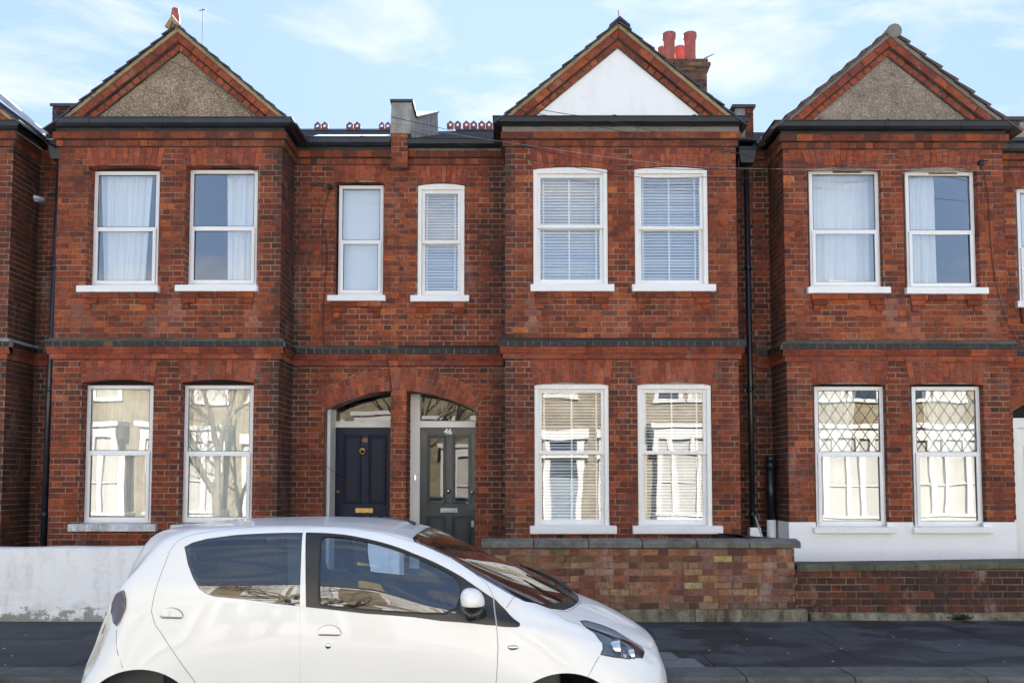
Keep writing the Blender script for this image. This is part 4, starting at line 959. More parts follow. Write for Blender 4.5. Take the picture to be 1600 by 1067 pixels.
# parapet between 46 and 44
m_ = MB(); mo2 = MB(); yq = YR + .9; x0, x1 = aX(1146, 190, yq), aX(1177, 190, yq); z0, z1 = ZG1 - .25, aZ(170, yq)
xm = aX(1164, 190, yq); brickwall(m_, mo2, (xm, yq), (1, 0), 0, x1 - xm, z0, z1, bias=-.15); m_.build('stack_bricks', M['brick'], h46); mo2.build('stack_mortar', M['mortar'], h46)
m_ = MB(); m_.prism([(x0 - .02, z0), (xm, z0), (xm, z1), (x0 + .03, z1)], yq - .004, yq + .5); m_.build('party_parapet', M['cement'], h46)
m_ = MB(); m_.box(x0 - .03, x1 + .03, yq - .05, yq + .55, z1, z1 + .05); m_.build('parapet_cap', M['slate'], h46, .01)
# parapet between the leftmost house and 48
m_ = MB(); mo2 = MB(); yq = YR + .7; x0, x1 = aX(82, 190, yq), aX(120, 190, yq); z0, z1 = ZG1 - .2, aZ(168, yq)
brickwall(m_, mo2, (x0, yq), (1, 0), 0, x1 - x0, z0, z1, bias=-.15); brickwall(m_, mo2, (x1, yq), (0, 1), 0, .5, z0, z1, bias=-.15); brickwall(m_, mo2, (x0, yq + .5), (0, -1), 0, .5, z0, z1, bias=-.15)
m_.build('parapet_bricks', M['brick_dark'], h48); mo2.build('parapet_mortar', M['mortar_old'], h48); m_ = MB(); m_.box(x0 - .03, x1 + .03, yq - .04, yq + .5, z1, z1 + .05); m_.build('parapet_cap', M['slate'], h48, .01)
# chimney
yc = 14.6; cxl, cxr = aX(1040, 110, yc), aX(1104, 110, yc); zcb, zct = aZ(200, yc), aZ(93, yc)
ch = bpy.data.objects.new('chimney', None); COL.objects.link(ch); ch.parent = h46; ch.location = Vector((cxl, yc, zcb)) - h46.location; ch.empty_display_size = .1
m_, mo2 = MB(), MB(); za = aZ(112, yc)
for (q0, q1, e) in ((zcb, za, 0), (za, za + .075, .03), (za + .075, za + .15, .06), (za + .15, zct, .02)):
    brickwall(m_, mo2, (cxl - e, yc - e), (1, 0), 0, cxr - cxl + 2 * e, q0, q1, bias=-.1, sootf=lambda u, z: .55 * (RNG.random() > .35), per=.34); brickwall(m_, mo2, (cxr + e, yc - e), (0, 1), 0, .8 + 2 * e, q0, q1, bias=-.1, sootf=lambda u, z: .5)
    brickwall(m_, mo2, (cxl - e, yc + .8 + e), (0, -1), 0, .8 + 2 * e, q0, q1, bias=-.1, sootf=lambda u, z: .5)
    for zz in (q0, q1): mo2.add([(cxl - e, yc - e, zz), (cxr + e, yc - e, zz), (cxr + e, yc + .8 + e, zz), (cxl - e, yc + .8 + e, zz)], [(0, 1, 2, 3)])
m_.build('stack', M['brick_old'], ch); mo2.build('stack_mortar', M['mortar_old'], ch)
for (px, r_, yy, zt) in ((1045.5, 11, yc + .22, 52), (1078, 11, yc + .22, 52), (1036, 9, yc + .62, 74), (1062, 9, yc + .62, 73)):
    m_ = MB(); x = aX(px, 80, yy); r_ = r_ / F * yy; hh = aZ(zt, yy) - zct
    m_.lathe((x, yy, zct - .03), [(r_ * .92, 0), (r_ * .80, hh * .35), (r_ * .82, hh * .8), (r_ * .98, hh * .88), (r_ * 1.0, hh), (r_ * .84, hh), (r_ * .72, hh * .6)], 22); m_.build('chimney_pot', M['pot'], ch)
m_ = MB(); m_.lathe(((cxl + cxr) / 2, yc + .4, zct - .02), [(.40, 0), (.34, .06), (.0, .09)], 8); m_.build('flaunching', M['cement'], ch)

# --- 44
h = newhouse(); DZ4 = -.035
kz = dict(dz=DZ4)
W(h, h44, (1265, 1374, 267, 449), (1263, 1392, 448, 458), (1262, 1377), 361, YB, .08, 'upvc', 266, .04, ZAU + DZ4, bracket=True, vent=True, tilt=((.4, .2), (.3, .2)))
W(h, h44, (1416, 1523, 269, 451), (1417, 1545, 449, 459), (1412, 1526), 362, YB, .08, 'upvc', 266, .04, ZAU + DZ4, bracket=True, vent=True, tilt=((.4, .2), (.3, .2)))
W(h, h44, (1274, 1382, 604, 822), (1273, 1400, 824, 833), (1272, 1385), 708, YB, .08, 'upvc', 602, .04, ZAG + DZ4, leaded=True, tilt=((-.5, -.3), (.4, .2)), vent=False, splay=.04)
W(h, h44, (1427, 1533, 604, 822), (1428, 1553, 824, 833), (1424, 1536), 708, YB, .08, 'upvc', 602, .04, ZAG + DZ4, leaded=True, tilt=((-.5, .3), (.3, .2)), splay=.04)
bayh = dup_holes(h)
W(h, h44, (1591, 1660, 296, 473), (1590, 1682, 470, 480), (1588, 1662), 388, YR, .08, 'upvc', 294, .035, ZAU + DZ4, n=10, vent=True, bracket=True)
rech = dup_holes(h)
CA4 = aX(1700, 640, YR); _CA = CA; 
def shift(fn): return lambda z: (lambda iv: None if iv is None else (iv[0] + CA4 - _CA, iv[1] + CA4 - _CA))(fn(z))
zlo = DZ4
rech += [Hole(shift(arch_in)), Hole(shift(arch_out), True)]
tmp = House(); tmp.ar, tmp.mo = MB(), MB(); doorarch(tmp, -1); doorarch(tmp, 1)
dxx = CA4 - _CA
h.ar.add([(x + dxx, y, z) for x, y, z in tmp.ar.v], tmp.ar.f); h.ar.c[-len(tmp.ar.c):] = tmp.ar.c
h.mo.add([(x + dxx, y, z) for x, y, z in tmp.mo.v], tmp.mo.f)
q0 = CA4 - HS; m_ = MB(); m_.box(q0 + .01, q0 + .11, YR + .08, YR + .17, ZT, aZ(656, YR)); m_.box(q0 + .01, CA4, YR + .10, YR + .17, aZ(668, YR), aZ(652, YR)); m_.build('door_frame', M['timber'], h44, .004)
dr = MB(); dr.box(q0 + .11, q0 + .95, YR + .13, YR + .17, ZT, aZ(668, YR)); frame_ring(dr, q0 + .22, q0 + .48, ZT + .2, ZT + .8, YR + .115, YR + .13, .03); frame_ring(dr, q0 + .22, q0 + .48, ZT + 1.0, ZT + 1.75, YR + .115, YR + .13, .03); dr.build('door', M['timber'], h44, .004)
tag(dr and h44.children[-1], 'white panelled front door at the right edge')
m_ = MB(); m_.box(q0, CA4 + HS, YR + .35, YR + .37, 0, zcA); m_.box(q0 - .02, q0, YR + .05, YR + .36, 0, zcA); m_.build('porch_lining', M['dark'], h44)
path = [(X_P3, YR), (B44[0], YR), (B44[0], YB), (B44[1], YB), (B44[1], YR), (XR, YR)]
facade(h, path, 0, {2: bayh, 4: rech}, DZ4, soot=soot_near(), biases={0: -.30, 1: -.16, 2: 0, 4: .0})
finish(h, h44, 'coping_moss')
gutter(h44, [(X_P3, YR), (B44[0], YR), (B44[0], YB), (B44[1], YB), (B44[1], YR - .15)], -.045, 'gutter')
gutter(h44, [(B44[1] + .05, YR), (XR, YR)], -.09, 'gutter')
m_ = MB(); sweep(m_, path, [(-.02, zc1t + .001 + DZ4), (.035, zc1t + .001 + DZ4), (.04, ZG0 + .0), (-.02, ZG0 + .0)], closed=True); m_.build('fascia', M['fascia'], h44)
gable(h44, [(1213, 200), (1389, 52), (1583, 203)], -.04, 'pebble_grey', 'verge_grey', 'stepped')
ax, az_ = at(1389, 50, YB); m_ = MB(); m_.lathe((ax, YB - .17, az_ - .075), [(.0, -.005), (.09, 0), (.10, .02), (.10, 4)], 20, 'y'); m_.build('ridge_tile', M['verge_grey'], h44)
mainroof(h44, X_P3, XR, -.02)
# pillar and the neighbouring door past the right edge, end wall
pa4, pb4 = CA4 - .11, CA4 + .11
m_, mo2 = MB(), MB(); brickwall(m_, mo2, (pa4, YR), (1, 0), 0, .22, .15, zcA, bias=.04, per=.3337); brickwall(m_, mo2, (pb4, YR), (0, 1), 0, .35, .15, zcA); brickwall(m_, mo2, (pa4, YR + .35), (0, -1), 0, .35, .15, zcA)
brickwall(m_, mo2, (XR, YR), (0, 1), 0, 8.1, .1, 6.2); m_.build('end_brickwork', M['brick'], h44); mo2.build('end_mortar', M['mortar'], h44)
dr = MB(); dr.box(pb4 + .1, pb4 + .98, YR + .13, YR + .17, ZT, aZ(668, YR)); frame_ring(dr, pb4 + .25, pb4 + .83, ZT + .2, ZT + .8, YR + .115, YR + .13, .03); frame_ring(dr, pb4 + .25, pb4 + .83, ZT + 1.0, ZT + 1.75, YR + .115, YR + .13, .03); dr.build('side_door', M['timber'], h44, .004)
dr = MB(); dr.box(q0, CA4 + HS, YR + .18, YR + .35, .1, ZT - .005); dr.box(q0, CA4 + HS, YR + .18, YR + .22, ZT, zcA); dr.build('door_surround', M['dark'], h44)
# white painted base of the bay
zp = aZ(815.5, YB); m_ = MB(); sw = [(B44[0], YR), (B44[0], YB), (B44[1], YB)]
pts = []
for (a, b) in ((B44[0], aX(1274, 820, YB)), (aX(1274, 820, YB), aX(1386, 820, YB)), (aX(1386, 820, YB), aX(1426, 820, YB)), (aX(1426, 820, YB), aX(1536, 820, YB)), (aX(1536, 820, YB), B44[1] + .02)):
    m_.box(a, b - .0005, YB - .018, YB + .02, .1, zp if (b - a) < .8 else aZ(823, YB))
m_.box(B44[0] - .018, B44[0] + .02, YB - .0175, YR, .1, zp); m_.box(B44[1] + .021, aX(1594, 860, YR), YR - .02, YR + .02, .1, aZ(812, YR))
m_.build('painted_base', M['white_plinth'], h44)
m_ = MB(); xa_, xb_ = aX(1566, 200, YB + 2), XR + .1; ye_, ze_ = YR + .25, aZ(232, YR + .25); yt_, zt_ = YR + 3.3, aZ(191, YR + 3.3)
k = 0
for q in range(12):
    f0, f1 = q / 12, (q + 1.1) / 12; x = xa_ - .15 * (q % 2)
    while x < xb_:
        r_ = RNG.uniform(0, .006); m_.add([(x + .003, ye_ + (yt_ - ye_) * f0, ze_ + (zt_ - ze_) * f0 + .02 + r_), (x + .297, ye_ + (yt_ - ye_) * f0, ze_ + (zt_ - ze_) * f0 + .02 + r_), (x + .297, ye_ + (yt_ - ye_) * f1, ze_ + (zt_ - ze_) * f1), (x + .003, ye_ + (yt_ - ye_) * f1, ze_ + (zt_ - ze_) * f1), (x + .003, ye_ + (yt_ - ye_) * f0, ze_ + (zt_ - ze_) * f0), (x + .297, ye_ + (yt_ - ye_) * f0, ze_ + (zt_ - ze_) * f0)], [(0, 1, 2, 3), (4, 5, 1, 0)]); x += .3
m_.build('lichened_roof', rough_white('lichened_tiles', (.42, .36, .24), (.16, .13, .09), .9, .9, False, (.42, .62), .01), h44)
m_ = MB(); m_.tube([(xa_, yt_, zt_ + .01), (xb_, yt_, zt_ + .01)], .09, 10); m_.build('ridge_tiles', M['tile_dark'], h44)
# --- downpipes and pipes
downpipe(h48, aX(83, 480, YB + .30), YB + .36, .15, aZ(250, YB + .36), .042, 'gutter_blue', lean=-.075)
downpipe(h46, aX(1169, 480, YB + .42), YB + .42, .15, aZ(256, YB + .42), .037, 'gutter', lean=.02)
m_ = MB(); xs = aX(1204, 750, YB + .40); ys = YB + .40; zt = aZ(722, ys); zm_ = aZ(812, ys)
m_.tube([(xs, ys, zm_), (xs, ys, zt)], .058, 18); m_.tube([(xs, ys, zt - .09), (xs, ys, zt)], .072, 18); m_.tube([(xs, ys, zt), (xs + .005, ys, zt + .09)], [.072, .06], 18)
sp_ = m_.build('soil_pipe', M['gutter'], h44); m_ = MB(); m_.tube([(xs, ys, .12), (xs, ys, zm_ + .002)], .0605, 18); m_.build('painted_foot', M['white_plinth'], sp_)

# ------------------------------------------------------------------ curtains and blinds
def px_box(l, r, t, b, Y): ym = (t + b) / 2; return aX(l, ym, Y), aX(r, ym, Y), aZ(b, Y), aZ(t, Y)
YC = YB + .13 + .14
def cur(l, r, t, b, Y, mat, label, **k): x0, x1, z0, z1 = px_box(l, r, t, b, Y); return curtain(x0, x1, z0, z1, Y, M[mat], label, **k)
cur(156, 238, 262, 452, YC, 'net', 'white gathered curtain filling the upper left bedroom window of the brown gabled house', amp=.018, waves=6, gather=.22)
cur(354, 412, 262, 452, YC, 'net', 'white curtain at the right side of the second upper window from the left', amp=.018, waves=4, gather=.12)
cur(130, 245, 596, 824, YC + .05, 'net_grey', 'grey lace curtain in the ground floor window beside the black downpipe', amp=.012, waves=8)
cur(214, 244, 596, 824, YC + .12, 'dark_curtain', 'dark curtain edge behind the lace, beside the black downpipe window', amp=.02, waves=2)
cur(284, 402, 596, 824, YC + .05, 'net_grey', 'grey lace curtain in the ground floor window to the left of the blue door', amp=.012, waves=8)
cur(1262, 1374, 262, 455, YC, 'net', 'sheer white curtain filling the left upper window under the grey pebbledash gable', amp=.012, waves=5)
cur(1405, 1462, 262, 455, YC, 'net', 'sheer white curtain over the left part of the right upper window under the grey gable', amp=.014, waves=4)
cur(1265, 1340, 596, 716, YC + .03, 'net', 'pale swagged curtain behind the left leaded window', amp=.02, waves=5, gather=.35)
cur(1440, 1530, 596, 716, YC + .03, 'net', 'pale swagged curtain behind the right leaded window', amp=.02, waves=5, gather=.25)
cur(1265, 1390, 712, 830, YC + .10, 'net_grey', 'flat cream net across the lower sash of the left leaded window', amp=.004, waves=3)
cur(1420, 1540, 712, 830, YC + .10, 'net_grey', 'flat cream net across the lower sash of the right leaded window', amp=.004, waves=3)
cur(1585, 1670, 290, 480, YR + .2, 'net', 'white curtain in the window cut off by the right edge of the photo', amp=.01, waves=3)
x0, x1, z0, z1 = px_box(531, 600, 292, 464, YR + .22); roman(x0, x1, z0, z1, YR + .22, 'cream roman blind lowered in the narrow window above the blue door')
YV = YB + .05 + .14
for (l, r, t, b, lab, tp) in ((841, 941, 270, 446, 'white venetian blind in the left upper window under the white gable', (.08, .48, .90)), (997, 1098, 272, 447, 'white venetian blind in the right upper window under the white gable', (.07, .47, .87)),
                          (842, 944, 606, 822, 'white venetian blind in the left ground floor window behind the mixed brick wall', (.08, .5, .88)), (1001, 1104, 606, 822, 'white venetian blind in the right ground floor window behind the mixed brick wall', (.07, .47, .85))):
    x0, x1, z0, z1 = px_box(l, r, t, b, YV); venetian(x0, x1, z0, z1, YV, lab, tp, tilt=47 if t < 400 else 27)
x0, x1, z0, z1 = px_box(659, 721, 292, 462, YR + .19); venetian(x0, x1, z0, z1, YR + .19, 'narrow white venetian blind in the window above the grey front door', (.14, .84), tilt=47)

# ------------------------------------------------------------------ ground
def KY(py, z=.105):
    a, b = 5.0, 9.0
    for _ in range(40):
        c = (a + b) / 2
        if aZ(py, c) > z: a = c
        else: b = c
    return a
def struct(o): o['kind'] = 'structure'; return o
YK = KY(1041.5); YF = KY(1058)
m_ = MB(); m_.box(-60, 60, -60, 80, -.6, -.012); struct(m_.build('ground', plain('street_ground', (.03, .03, .03), .9, .2, 3, .004, 40)))
asphalt = plain('road_asphalt', (.055, .056, .058), .85, .25, 9, .008, 180)
m_ = MB(); m_.add([(-40, -1.3, 0), (40, -1.3, 0), (40, YF + .02, 0), (-40, YF + .02, 0)], [(0, 1, 2, 3)]); struct(m_.build('road', asphalt))
def slab_mat():
    m, nt, b = newmat('dark_paving'); ob = nt.nodes.new('ShaderNodeTexCoord').outputs['Object']
    at_ = nt.nodes.new('ShaderNodeAttribute'); at_.attribute_name = 'bk'; sp = nt.nodes.new('ShaderNodeSeparateColor'); nt.links.new(at_.outputs['Color'], sp.inputs[0])
    c = ramp(nt, math_(nt, 'ADD', sp.outputs[0], math_(nt, 'MULTIPLY', math_(nt, 'SUBTRACT', noise(nt, 2.2, 7, .7, ob), .5), .9)), [(.2, (.028, .029, .032)), (.55, (.054, .057, .063)), (.9, (.092, .096, .103))])
    c = mix(nt, ramp(nt, noise(nt, 90, 3, .8, ob), [(.62, (0, 0, 0)), (.70, (.4, .4, .4))]), c, (.15, .148, .145))
    wet = noise(nt, 1.1, 5, .6, ob, (1, 1.6, 1))
    wf = ramp(nt, wet, [(.50, (0, 0, 0)), (.53, (1, 1, 1))])
    c = mix(nt, math_(nt, 'MULTIPLY', wf, .72), c, (.010, .011, .012))
    nt.links.new(c, b.inputs['Base Color']); nt.links.new(ramp(nt, wet, [(.50, (.8, .8, .8)), (.53, (.62, .62, .62))]), b.inputs['Roughness'])
    bump(nt, b, math_(nt, 'ADD', noise(nt, 130, 4, .7, ob), noise(nt, 6, 3, .5, ob)), .005); return m
M['slab'] = slab_mat(); M['granite'] = rough_white('granite_kerb', (.125, .12, .115), (.05, .045, .04), .9, .85, False, (.42, .62), .008)
M['light_slab'] = rough_white('pale_paving', (.19, .185, .175), (.09, .085, .08), .9, .9, False, (.42, .62), .006)
m_ = MB(); y = YK; r_ = 0
rows = [(0, .60), (0, .62), (0, .60), (0, .60)]
for q, (_, d) in enumerate(rows):
    x = -14 + .31 * (q % 3)
    while x < 14:
        l = RNG.choice((.6, .75, .9, .9)); sk = .0
        t = RNG.uniform(.35, .65); dz = RNG.uniform(-.0015, .0015)
        m_.prism([(x + .004, y + .004), (x + l - .004, y + .004), (x + l - .004, y + d - .004), (x + .004, y + d - .004)], .05, .1 + dz, (t, .5, 0), axis='z'); x += l
    y += d
o = m_.build('pavement', M['slab']); struct(o)
m_ = MB(); m_.box(-40, 40, YK - .0, 11.2, .02, .093); struct(m_.build('pavement_bed', M['slab']))
m_ = MB(); x = -14
while x < 14:
    l = RNG.uniform(.85, 1.1)
    if not (-40 < x < -39):
        m_.prism([(YF, -.01), (YF + .004, .085), (YF + .025, .104), (YK - .004, .107), (YK - .004, -.01)], x + .004, x + l - .004, axis='x')
    x += l
struct(m_.build('kerb', M['granite'], bevel=.006))
m_ = MB(); m_.box(-14, 14, YF - .25, YF - .004, -.005, .006); struct(m_.build('road_channel', M['light_slab']))
# opposite pavement and kerb (behind the photographer)
m_ = MB(); m_.box(-40, 40, -4.0, -1.42, -.01, .1); struct(m_.build('far_pavement', plain('sunny_paving', (.34, .335, .32), .85, .15, 5, .002, 60)))
m_ = MB(); m_.box(-40, 40, -1.42, -1.3, -.01, .105); struct(m_.build('far_kerb', M['granite']))
# forecourts
m_ = MB(); m_.box(-14, 14, YW + .24, 11.2, .05, .135); struct(m_.build('forecourt', plain('forecourt_concrete', (.13, .125, .12), .9, .25, 5, .004, 60)))

# ------------------------------------------------------------------ garden walls
# white one on the left
z1 = aZ(857, YW); xa, xb = -9.6, aX(470, 900, YW)
t = thing('garden_wall', (-6, YW, .1), 'white painted low wall with flaking foot on the left behind the car', 'wall')
m_ = MB(); nx, nz_ = 220, 26; vs = []
nr = random.Random(3)
for j in range(nz_ + 1):
    for i in range(nx + 1):
        x = xa + (xb - xa) * i / nx; z = .095 + (z1 - .095) * j / nz_
        vs.append((x, YW + .006 * math.sin(x * 3.1 + z * 4) + .004 * math.sin(x * 9.7) * math.cos(z * 13) - (.012 if z < .2 else 0) * nr.random(), z + (.006 * math.sin(x * 1.3 + 1) + .003 * math.sin(x * 7) if j == nz_ else 0)))
m_.add(vs, [(j * (nx + 1) + i, j * (nx + 1) + i + 1, (j + 1) * (nx + 1) + i + 1, (j + 1) * (nx + 1) + i) for j in range(nz_) for i in range(nx)], smooth=True)
n0 = nz_ * (nx + 1); top = [vs[n0 + i] for i in range(nx + 1)]
m_.add([(x, y + .004, z) for x, y, z in top] + [(x, y + .05, z + .016) for x, y, z in top] + [(x, YW + .2, z + .01) for x, y, z in top] + [(x, YW + .22, .1) for x, y, z in top], [(k * (nx + 1) + i, k * (nx + 1) + i + 1, (k + 1) * (nx + 1) + i + 1, (k + 1) * (nx + 1) + i) for k in range(3) for i in range(nx)], smooth=True)
m_.add([(xb, YW, .1), (xb, YW + .22, .1), (xb, YW + .22, z1), (xb, YW, z1)], [(0, 1, 2, 3)]); m_.build('wall_body', M['flaking'], t)
# path wall / pier between the two front paths
t = thing('gate_pier', (aX(600, 900, YW), YW, .1), 'white painted pier with rough stone cap between the front paths, behind the car', 'pier')
xa, xb = aX(574, 900, YW + .1), aX(624, 900, YW + .1); zt = aZ(819, YW + .1); m_ = MB(); m_.box(xa, xb, YW + .1, YW + .5, .1, zt); m_.build('pier_body', M['white_render'], t, .01)
m_ = MB(); x0, x1 = aX(548, 812, YW + .05), aX(626, 812, YW + .05); n = 16; zz = aZ(806.5, YW + .05)
top = [(x0 + (x1 - x0) * k / n, zz - .02 - .045 * max(0, (.35 - abs(k / n - .28) * 0) - 1) - .03 * (1 - min(1, k / 3)) - .02 * math.sin(k * 1.9) * .4 - .015 * (k / n) - (.02 if k > 13 else 0)) for k in range(n + 1)]
m_.prism([(x0, zt)] + top + [(x1, zt)], YW + .04, YW + .52); m_.build('stone_cap', M['coping'], t, .008)
# mixed brick wall in front of number 46
t = thing('garden_wall', (2.2, YW, .1), 'old mixed brick garden wall with grey coping in front of the white gabled house', 'wall')
xa, xb = aX(757, 900, YW), aX(1241, 900, YW); zb0, ztp = aZ(951, YW), aZ(857, YW)
m_, mo2 = MB(), MB()
brickwall(m_, mo2, (xa, YW), (1, 0), 0, xb - xa, zb0, ztp, bias=.10, sootf=lambda u, z: (.28 if z < zb0 + .10 else 0) + (.38 if RNG.random() < .3 else 0), jit=.004, phase=.07, ch=(ztp - zb0) / 9, zb=zb0, proud=.007)
brickwall(m_, mo2, (xb, YW), (0, 1), 0, .23, .3, ztp, bias=0, jit=.003, ch=(ztp - zb0) / 9, zb=zb0); brickwall(m_, mo2, (xa, YW + .23), (0, -1), 0, .23, .1, ztp, bias=.05, jit=.003, ch=(ztp - zb0) / 9, zb=zb0)
m_.build('brickwork', M['brick_old'], t); mo2.build('mortar', M['mortar_old'], t)
m_ = MB(); m_.box(xa + .01, xb - .01, YW + .01, YW + .22, .1, ztp); m_.build('wall_core', M['mortar_old'], t)
xc0, xc1 = aX(751, 850, YW - .03), aX(1252, 850, YW - .03); zc0, zc1_ = aZ(856.5, YW - .03), aZ(845.5, YW - .03)
cuts = [751, 834, 920, 1004, 1089, 1171, 1252]
for a, b in zip(cuts[:-1], cuts[1:]):
    m_ = MB(); x0, x1 = aX(a, 850, YW - .03) + .004, aX(b, 850, YW - .03) - .004; e = RNG.uniform(-.004, .004)
    last = b == 1252
    m_.prism([(YW - .035, zc0 + .002), (YW - .037, zc1_ - .018 + e), (YW - .015, zc1_ + e), (YW + .12, zc1_ + .025 + e), (YW + .26, zc1_ + .0 + e), (YW + .27, zc0 + .002)], x0, x1, axis='x'); m_.build('coping_stone', M['coping'], t, .008)
m_ = MB(); xq = aX(1262, 965, YW - .02); m_.box(aX(745, 960, YW), aX(1085, 965, YW) - .003, YW - .035, YW + .2, .09, zb0 - .002); m_.box(aX(1085, 965, YW) + .003, xq, YW - .028, YW + .2, .09, zb0 - .004); m_.build('base_render', M['base_stone'], t, .014)
# side wall going back to the house
m_ = MB(); m_.box(aX(1160, 845, YW + .27), xb + .0, YW + .24, YB - .05, .1, zc1_ + .0); 
m_ = MB(); m_.prism([(aX(1156, 845, YB - .2), YB - .1), (aX(1165, 845, YW + .3), YW + .26), (xb - .03, YW + .26), (xb - .55, YB - .1)], zc1_ - .06, zc1_ + .012, axis='z'); m_.build('meter_cover_slab', M['slate'], t, .006)
m_ = MB(); x0 = aX(1181, 838, YB - .05); m_.box(x0, x0 + .15, YB + .2, YB + .3, .1, aZ(824, YB + .2)); tag(m_.build('meter_box', M['white_plinth'], None, .01, loc=(x0, YB + .25, .1)), 'small white box at the foot of the pipes between the two right bays', 'box')
m_ = MB(); p0, p1 = at(1180, 806, YB - .1), at(1193, 838, YB - .3); m_.tube([(p0[0], YB - .1, p0[1]), (p1[0] + .06, YB - .3, p1[1] - .25)], .013, 8); tag(m_.build('metal_rod', M['steel_rod'], None, loc=(p0[0], YB - .1, p0[1] - .5)), 'thin pale metal rod leaning beside the black soil pipe', 'rod')
# red brick wall in front of 44
YW2 = YW + .10
t = thing('garden_wall', (6.5, YW2, .1), 'low weathered red brick wall with mossy coping in front of the white painted base', 'wall')
xa, xb = aX(1243, 920, YW2), XR; m_, mo2 = MB(), MB(); zb0, ztp = aZ(956.5, YW2), aZ(891, YW2)
brickwall(m_, mo2, (xa, YW2), (1, 0), 0, xb - xa, zb0, ztp + .01, bias=.02, sootf=lambda u, z: .35 if RNG.random() < .45 else 0.05, jit=.004, ch=(ztp - zb0) / 6, zb=zb0, phase=.02, proud=.006)
brickwall(m_, mo2, (xa, YW2 + .2), (0, -1), 0, .2, .1, ztp, jit=.003)
m_.build('brickwork', M['brick_dark'], t); mo2.build('mortar', M['mortar_old'], t)
m_ = MB(); m_.box(xa + .01, xb, YW2 + .02, YW2 + .2, .1, ztp); m_.build('wall_core', M['mortar'], t)
edge = [(1244, 881, 893), (1300, 881, 892), (1365, 880, 891.5), (1430, 879.5, 890.5), (1500, 878, 889), (1560, 877, 888.5), (1600, 876.5, 888.5), (1700, 876, 888)]
for k, ((a, t0, b0), (c, t1, b1)) in enumerate(zip(edge[:-1], edge[1:])):
    m_ = MB(); x0, x1 = aX(a, 885, YW2) + .002, aX(c, 885, YW2) - .002; zz = [(aZ(t0, YW2), aZ(b0, YW2)), (aZ(t1, YW2), aZ(b1, YW2))]; e = (k % 3) * .004
    vs = []
    for x, (zt_, zb_) in ((x0, zz[0]), (x1, zz[1])): vs += [(x, YW2 - .03, zb_), (x, YW2 - .03, zt_ - .015 - e), (x, YW2, zt_ - e), (x, YW2 + .22, zt_ + .01), (x, YW2 + .22, zb_)]
    m_.add(vs, [(i, (i + 1) % 5, 5 + (i + 1) % 5, 5 + i) for i in range(5)] + [(0, 4, 3, 2, 1), (5, 6, 7, 8, 9)]); m_.build('coping_stone', M['coping_moss'], t, .006)
m_ = MB(); m_.prism([(YW2 - .05, .09), (YW2 - .042, zb0 - .02), (YW2 - .0, zb0), (YW2 + .1, zb0), (YW2 + .1, .09)], aX(1264, 965, YW2), XR, axis='x'); m_.build('base_render', M['base_stone'], t, .01)
# weeds
M['leaf'] = plain('weed_leaf', (.05, .085, .025), .6, .4, 30, 0)
def weed(px, py, Y, n, sz, lab, name='weed'):
    x, z = at(px, py, Y); m_ = MB()
    for k in range(n):
        a = RNG.uniform(0, 6.28); el = RNG.uniform(.2, 1.3); d = Vector((math.cos(a) * math.cos(el), -abs(math.sin(a)) * math.cos(el), math.sin(el))); c = Vector((x, Y, z)) + Vector((RNG.gauss(0, sz * .5), -RNG.random() * .03, 0)) + d * sz * RNG.random() * .6
        s_ = d.cross(Vector((0, 0, 1))).normalized() * sz * .16; l = sz * RNG.uniform(.25, .5); t_ = c + d * l + Vector((0, 0, -l * .2))
        m_.add([c, c + d * l * .5 + s_, t_, c + d * l * .5 - s_], [(0, 1, 2, 3)])
    o = m_.build(name, M['leaf'], None, loc=(x, Y, z)); tag(o, lab, 'plant'); return o
weed(1500, 968, YW2 - .05, 120, .10, 'leafy green weed at the foot of the red brick wall on the right')
weed(1555, 968, YW2 - .05, 30, .05, 'sparse little weed at the wall foot near the right edge')
weed(1290, 905, YW2 - .01, 40, .045, 'tiny weed in the wall joint just right of the end of the mixed brick wall')
weed(1312, 918, YW2 - .01, 50, .05, 'small weed growing from the red wall face left of centre')
weed(1472, 897, YW2 - .01, 26, .04, 'dark tuft under the mossy coping on the right')
# litter
m_ = MB()
for px, py in ((1157, 991), (1193, 990), (1143, 1000), (1300, 1005), (1287, 1024), (1380, 988), (1547, 1025), (1100, 1008), (28, 1005), (40, 1016), (30, 1030), (60, 985), (1480, 1000), (1220, 1012)):
    tt = (EYE - .104) / ((py - 750) / F); Y = tt * .985; x = (px - 800) / F * tt; a = RNG.uniform(0, 3); r_ = RNG.uniform(.007, .014)
    m_.prism([(x + r_ * math.cos(a + k * 1.2566) * RNG.uniform(.6, 1.2), Y + r_ * math.sin(a + k * 1.2566) * RNG.uniform(.6, 1.2)) for k in range(5)], .102, .106, axis='z')
o = m_.build('pavement_debris', plain('pale_scraps', (.5, .46, .38), .9, .3, 40, 0)); o['kind'] = 'stuff'; o['label'] = 'pale scraps and leaf bits scattered on the dark paving'; o['category'] = 'debris'
# pale crossing slabs by the bumper
m_ = MB()
for (x0, x1, y0, y1) in ((1.22, 1.66, YK + .0, YK + .34), (1.22, 1.50, YK + .35, YK + .60)):
    m_.prism([(x0, y0), (x1, y0), (x1 - .02, y1), (x0, y1)], .07, .1045, axis='z')
struct(m_.build('pale_paving_slabs', M['light_slab'], bevel=.004))

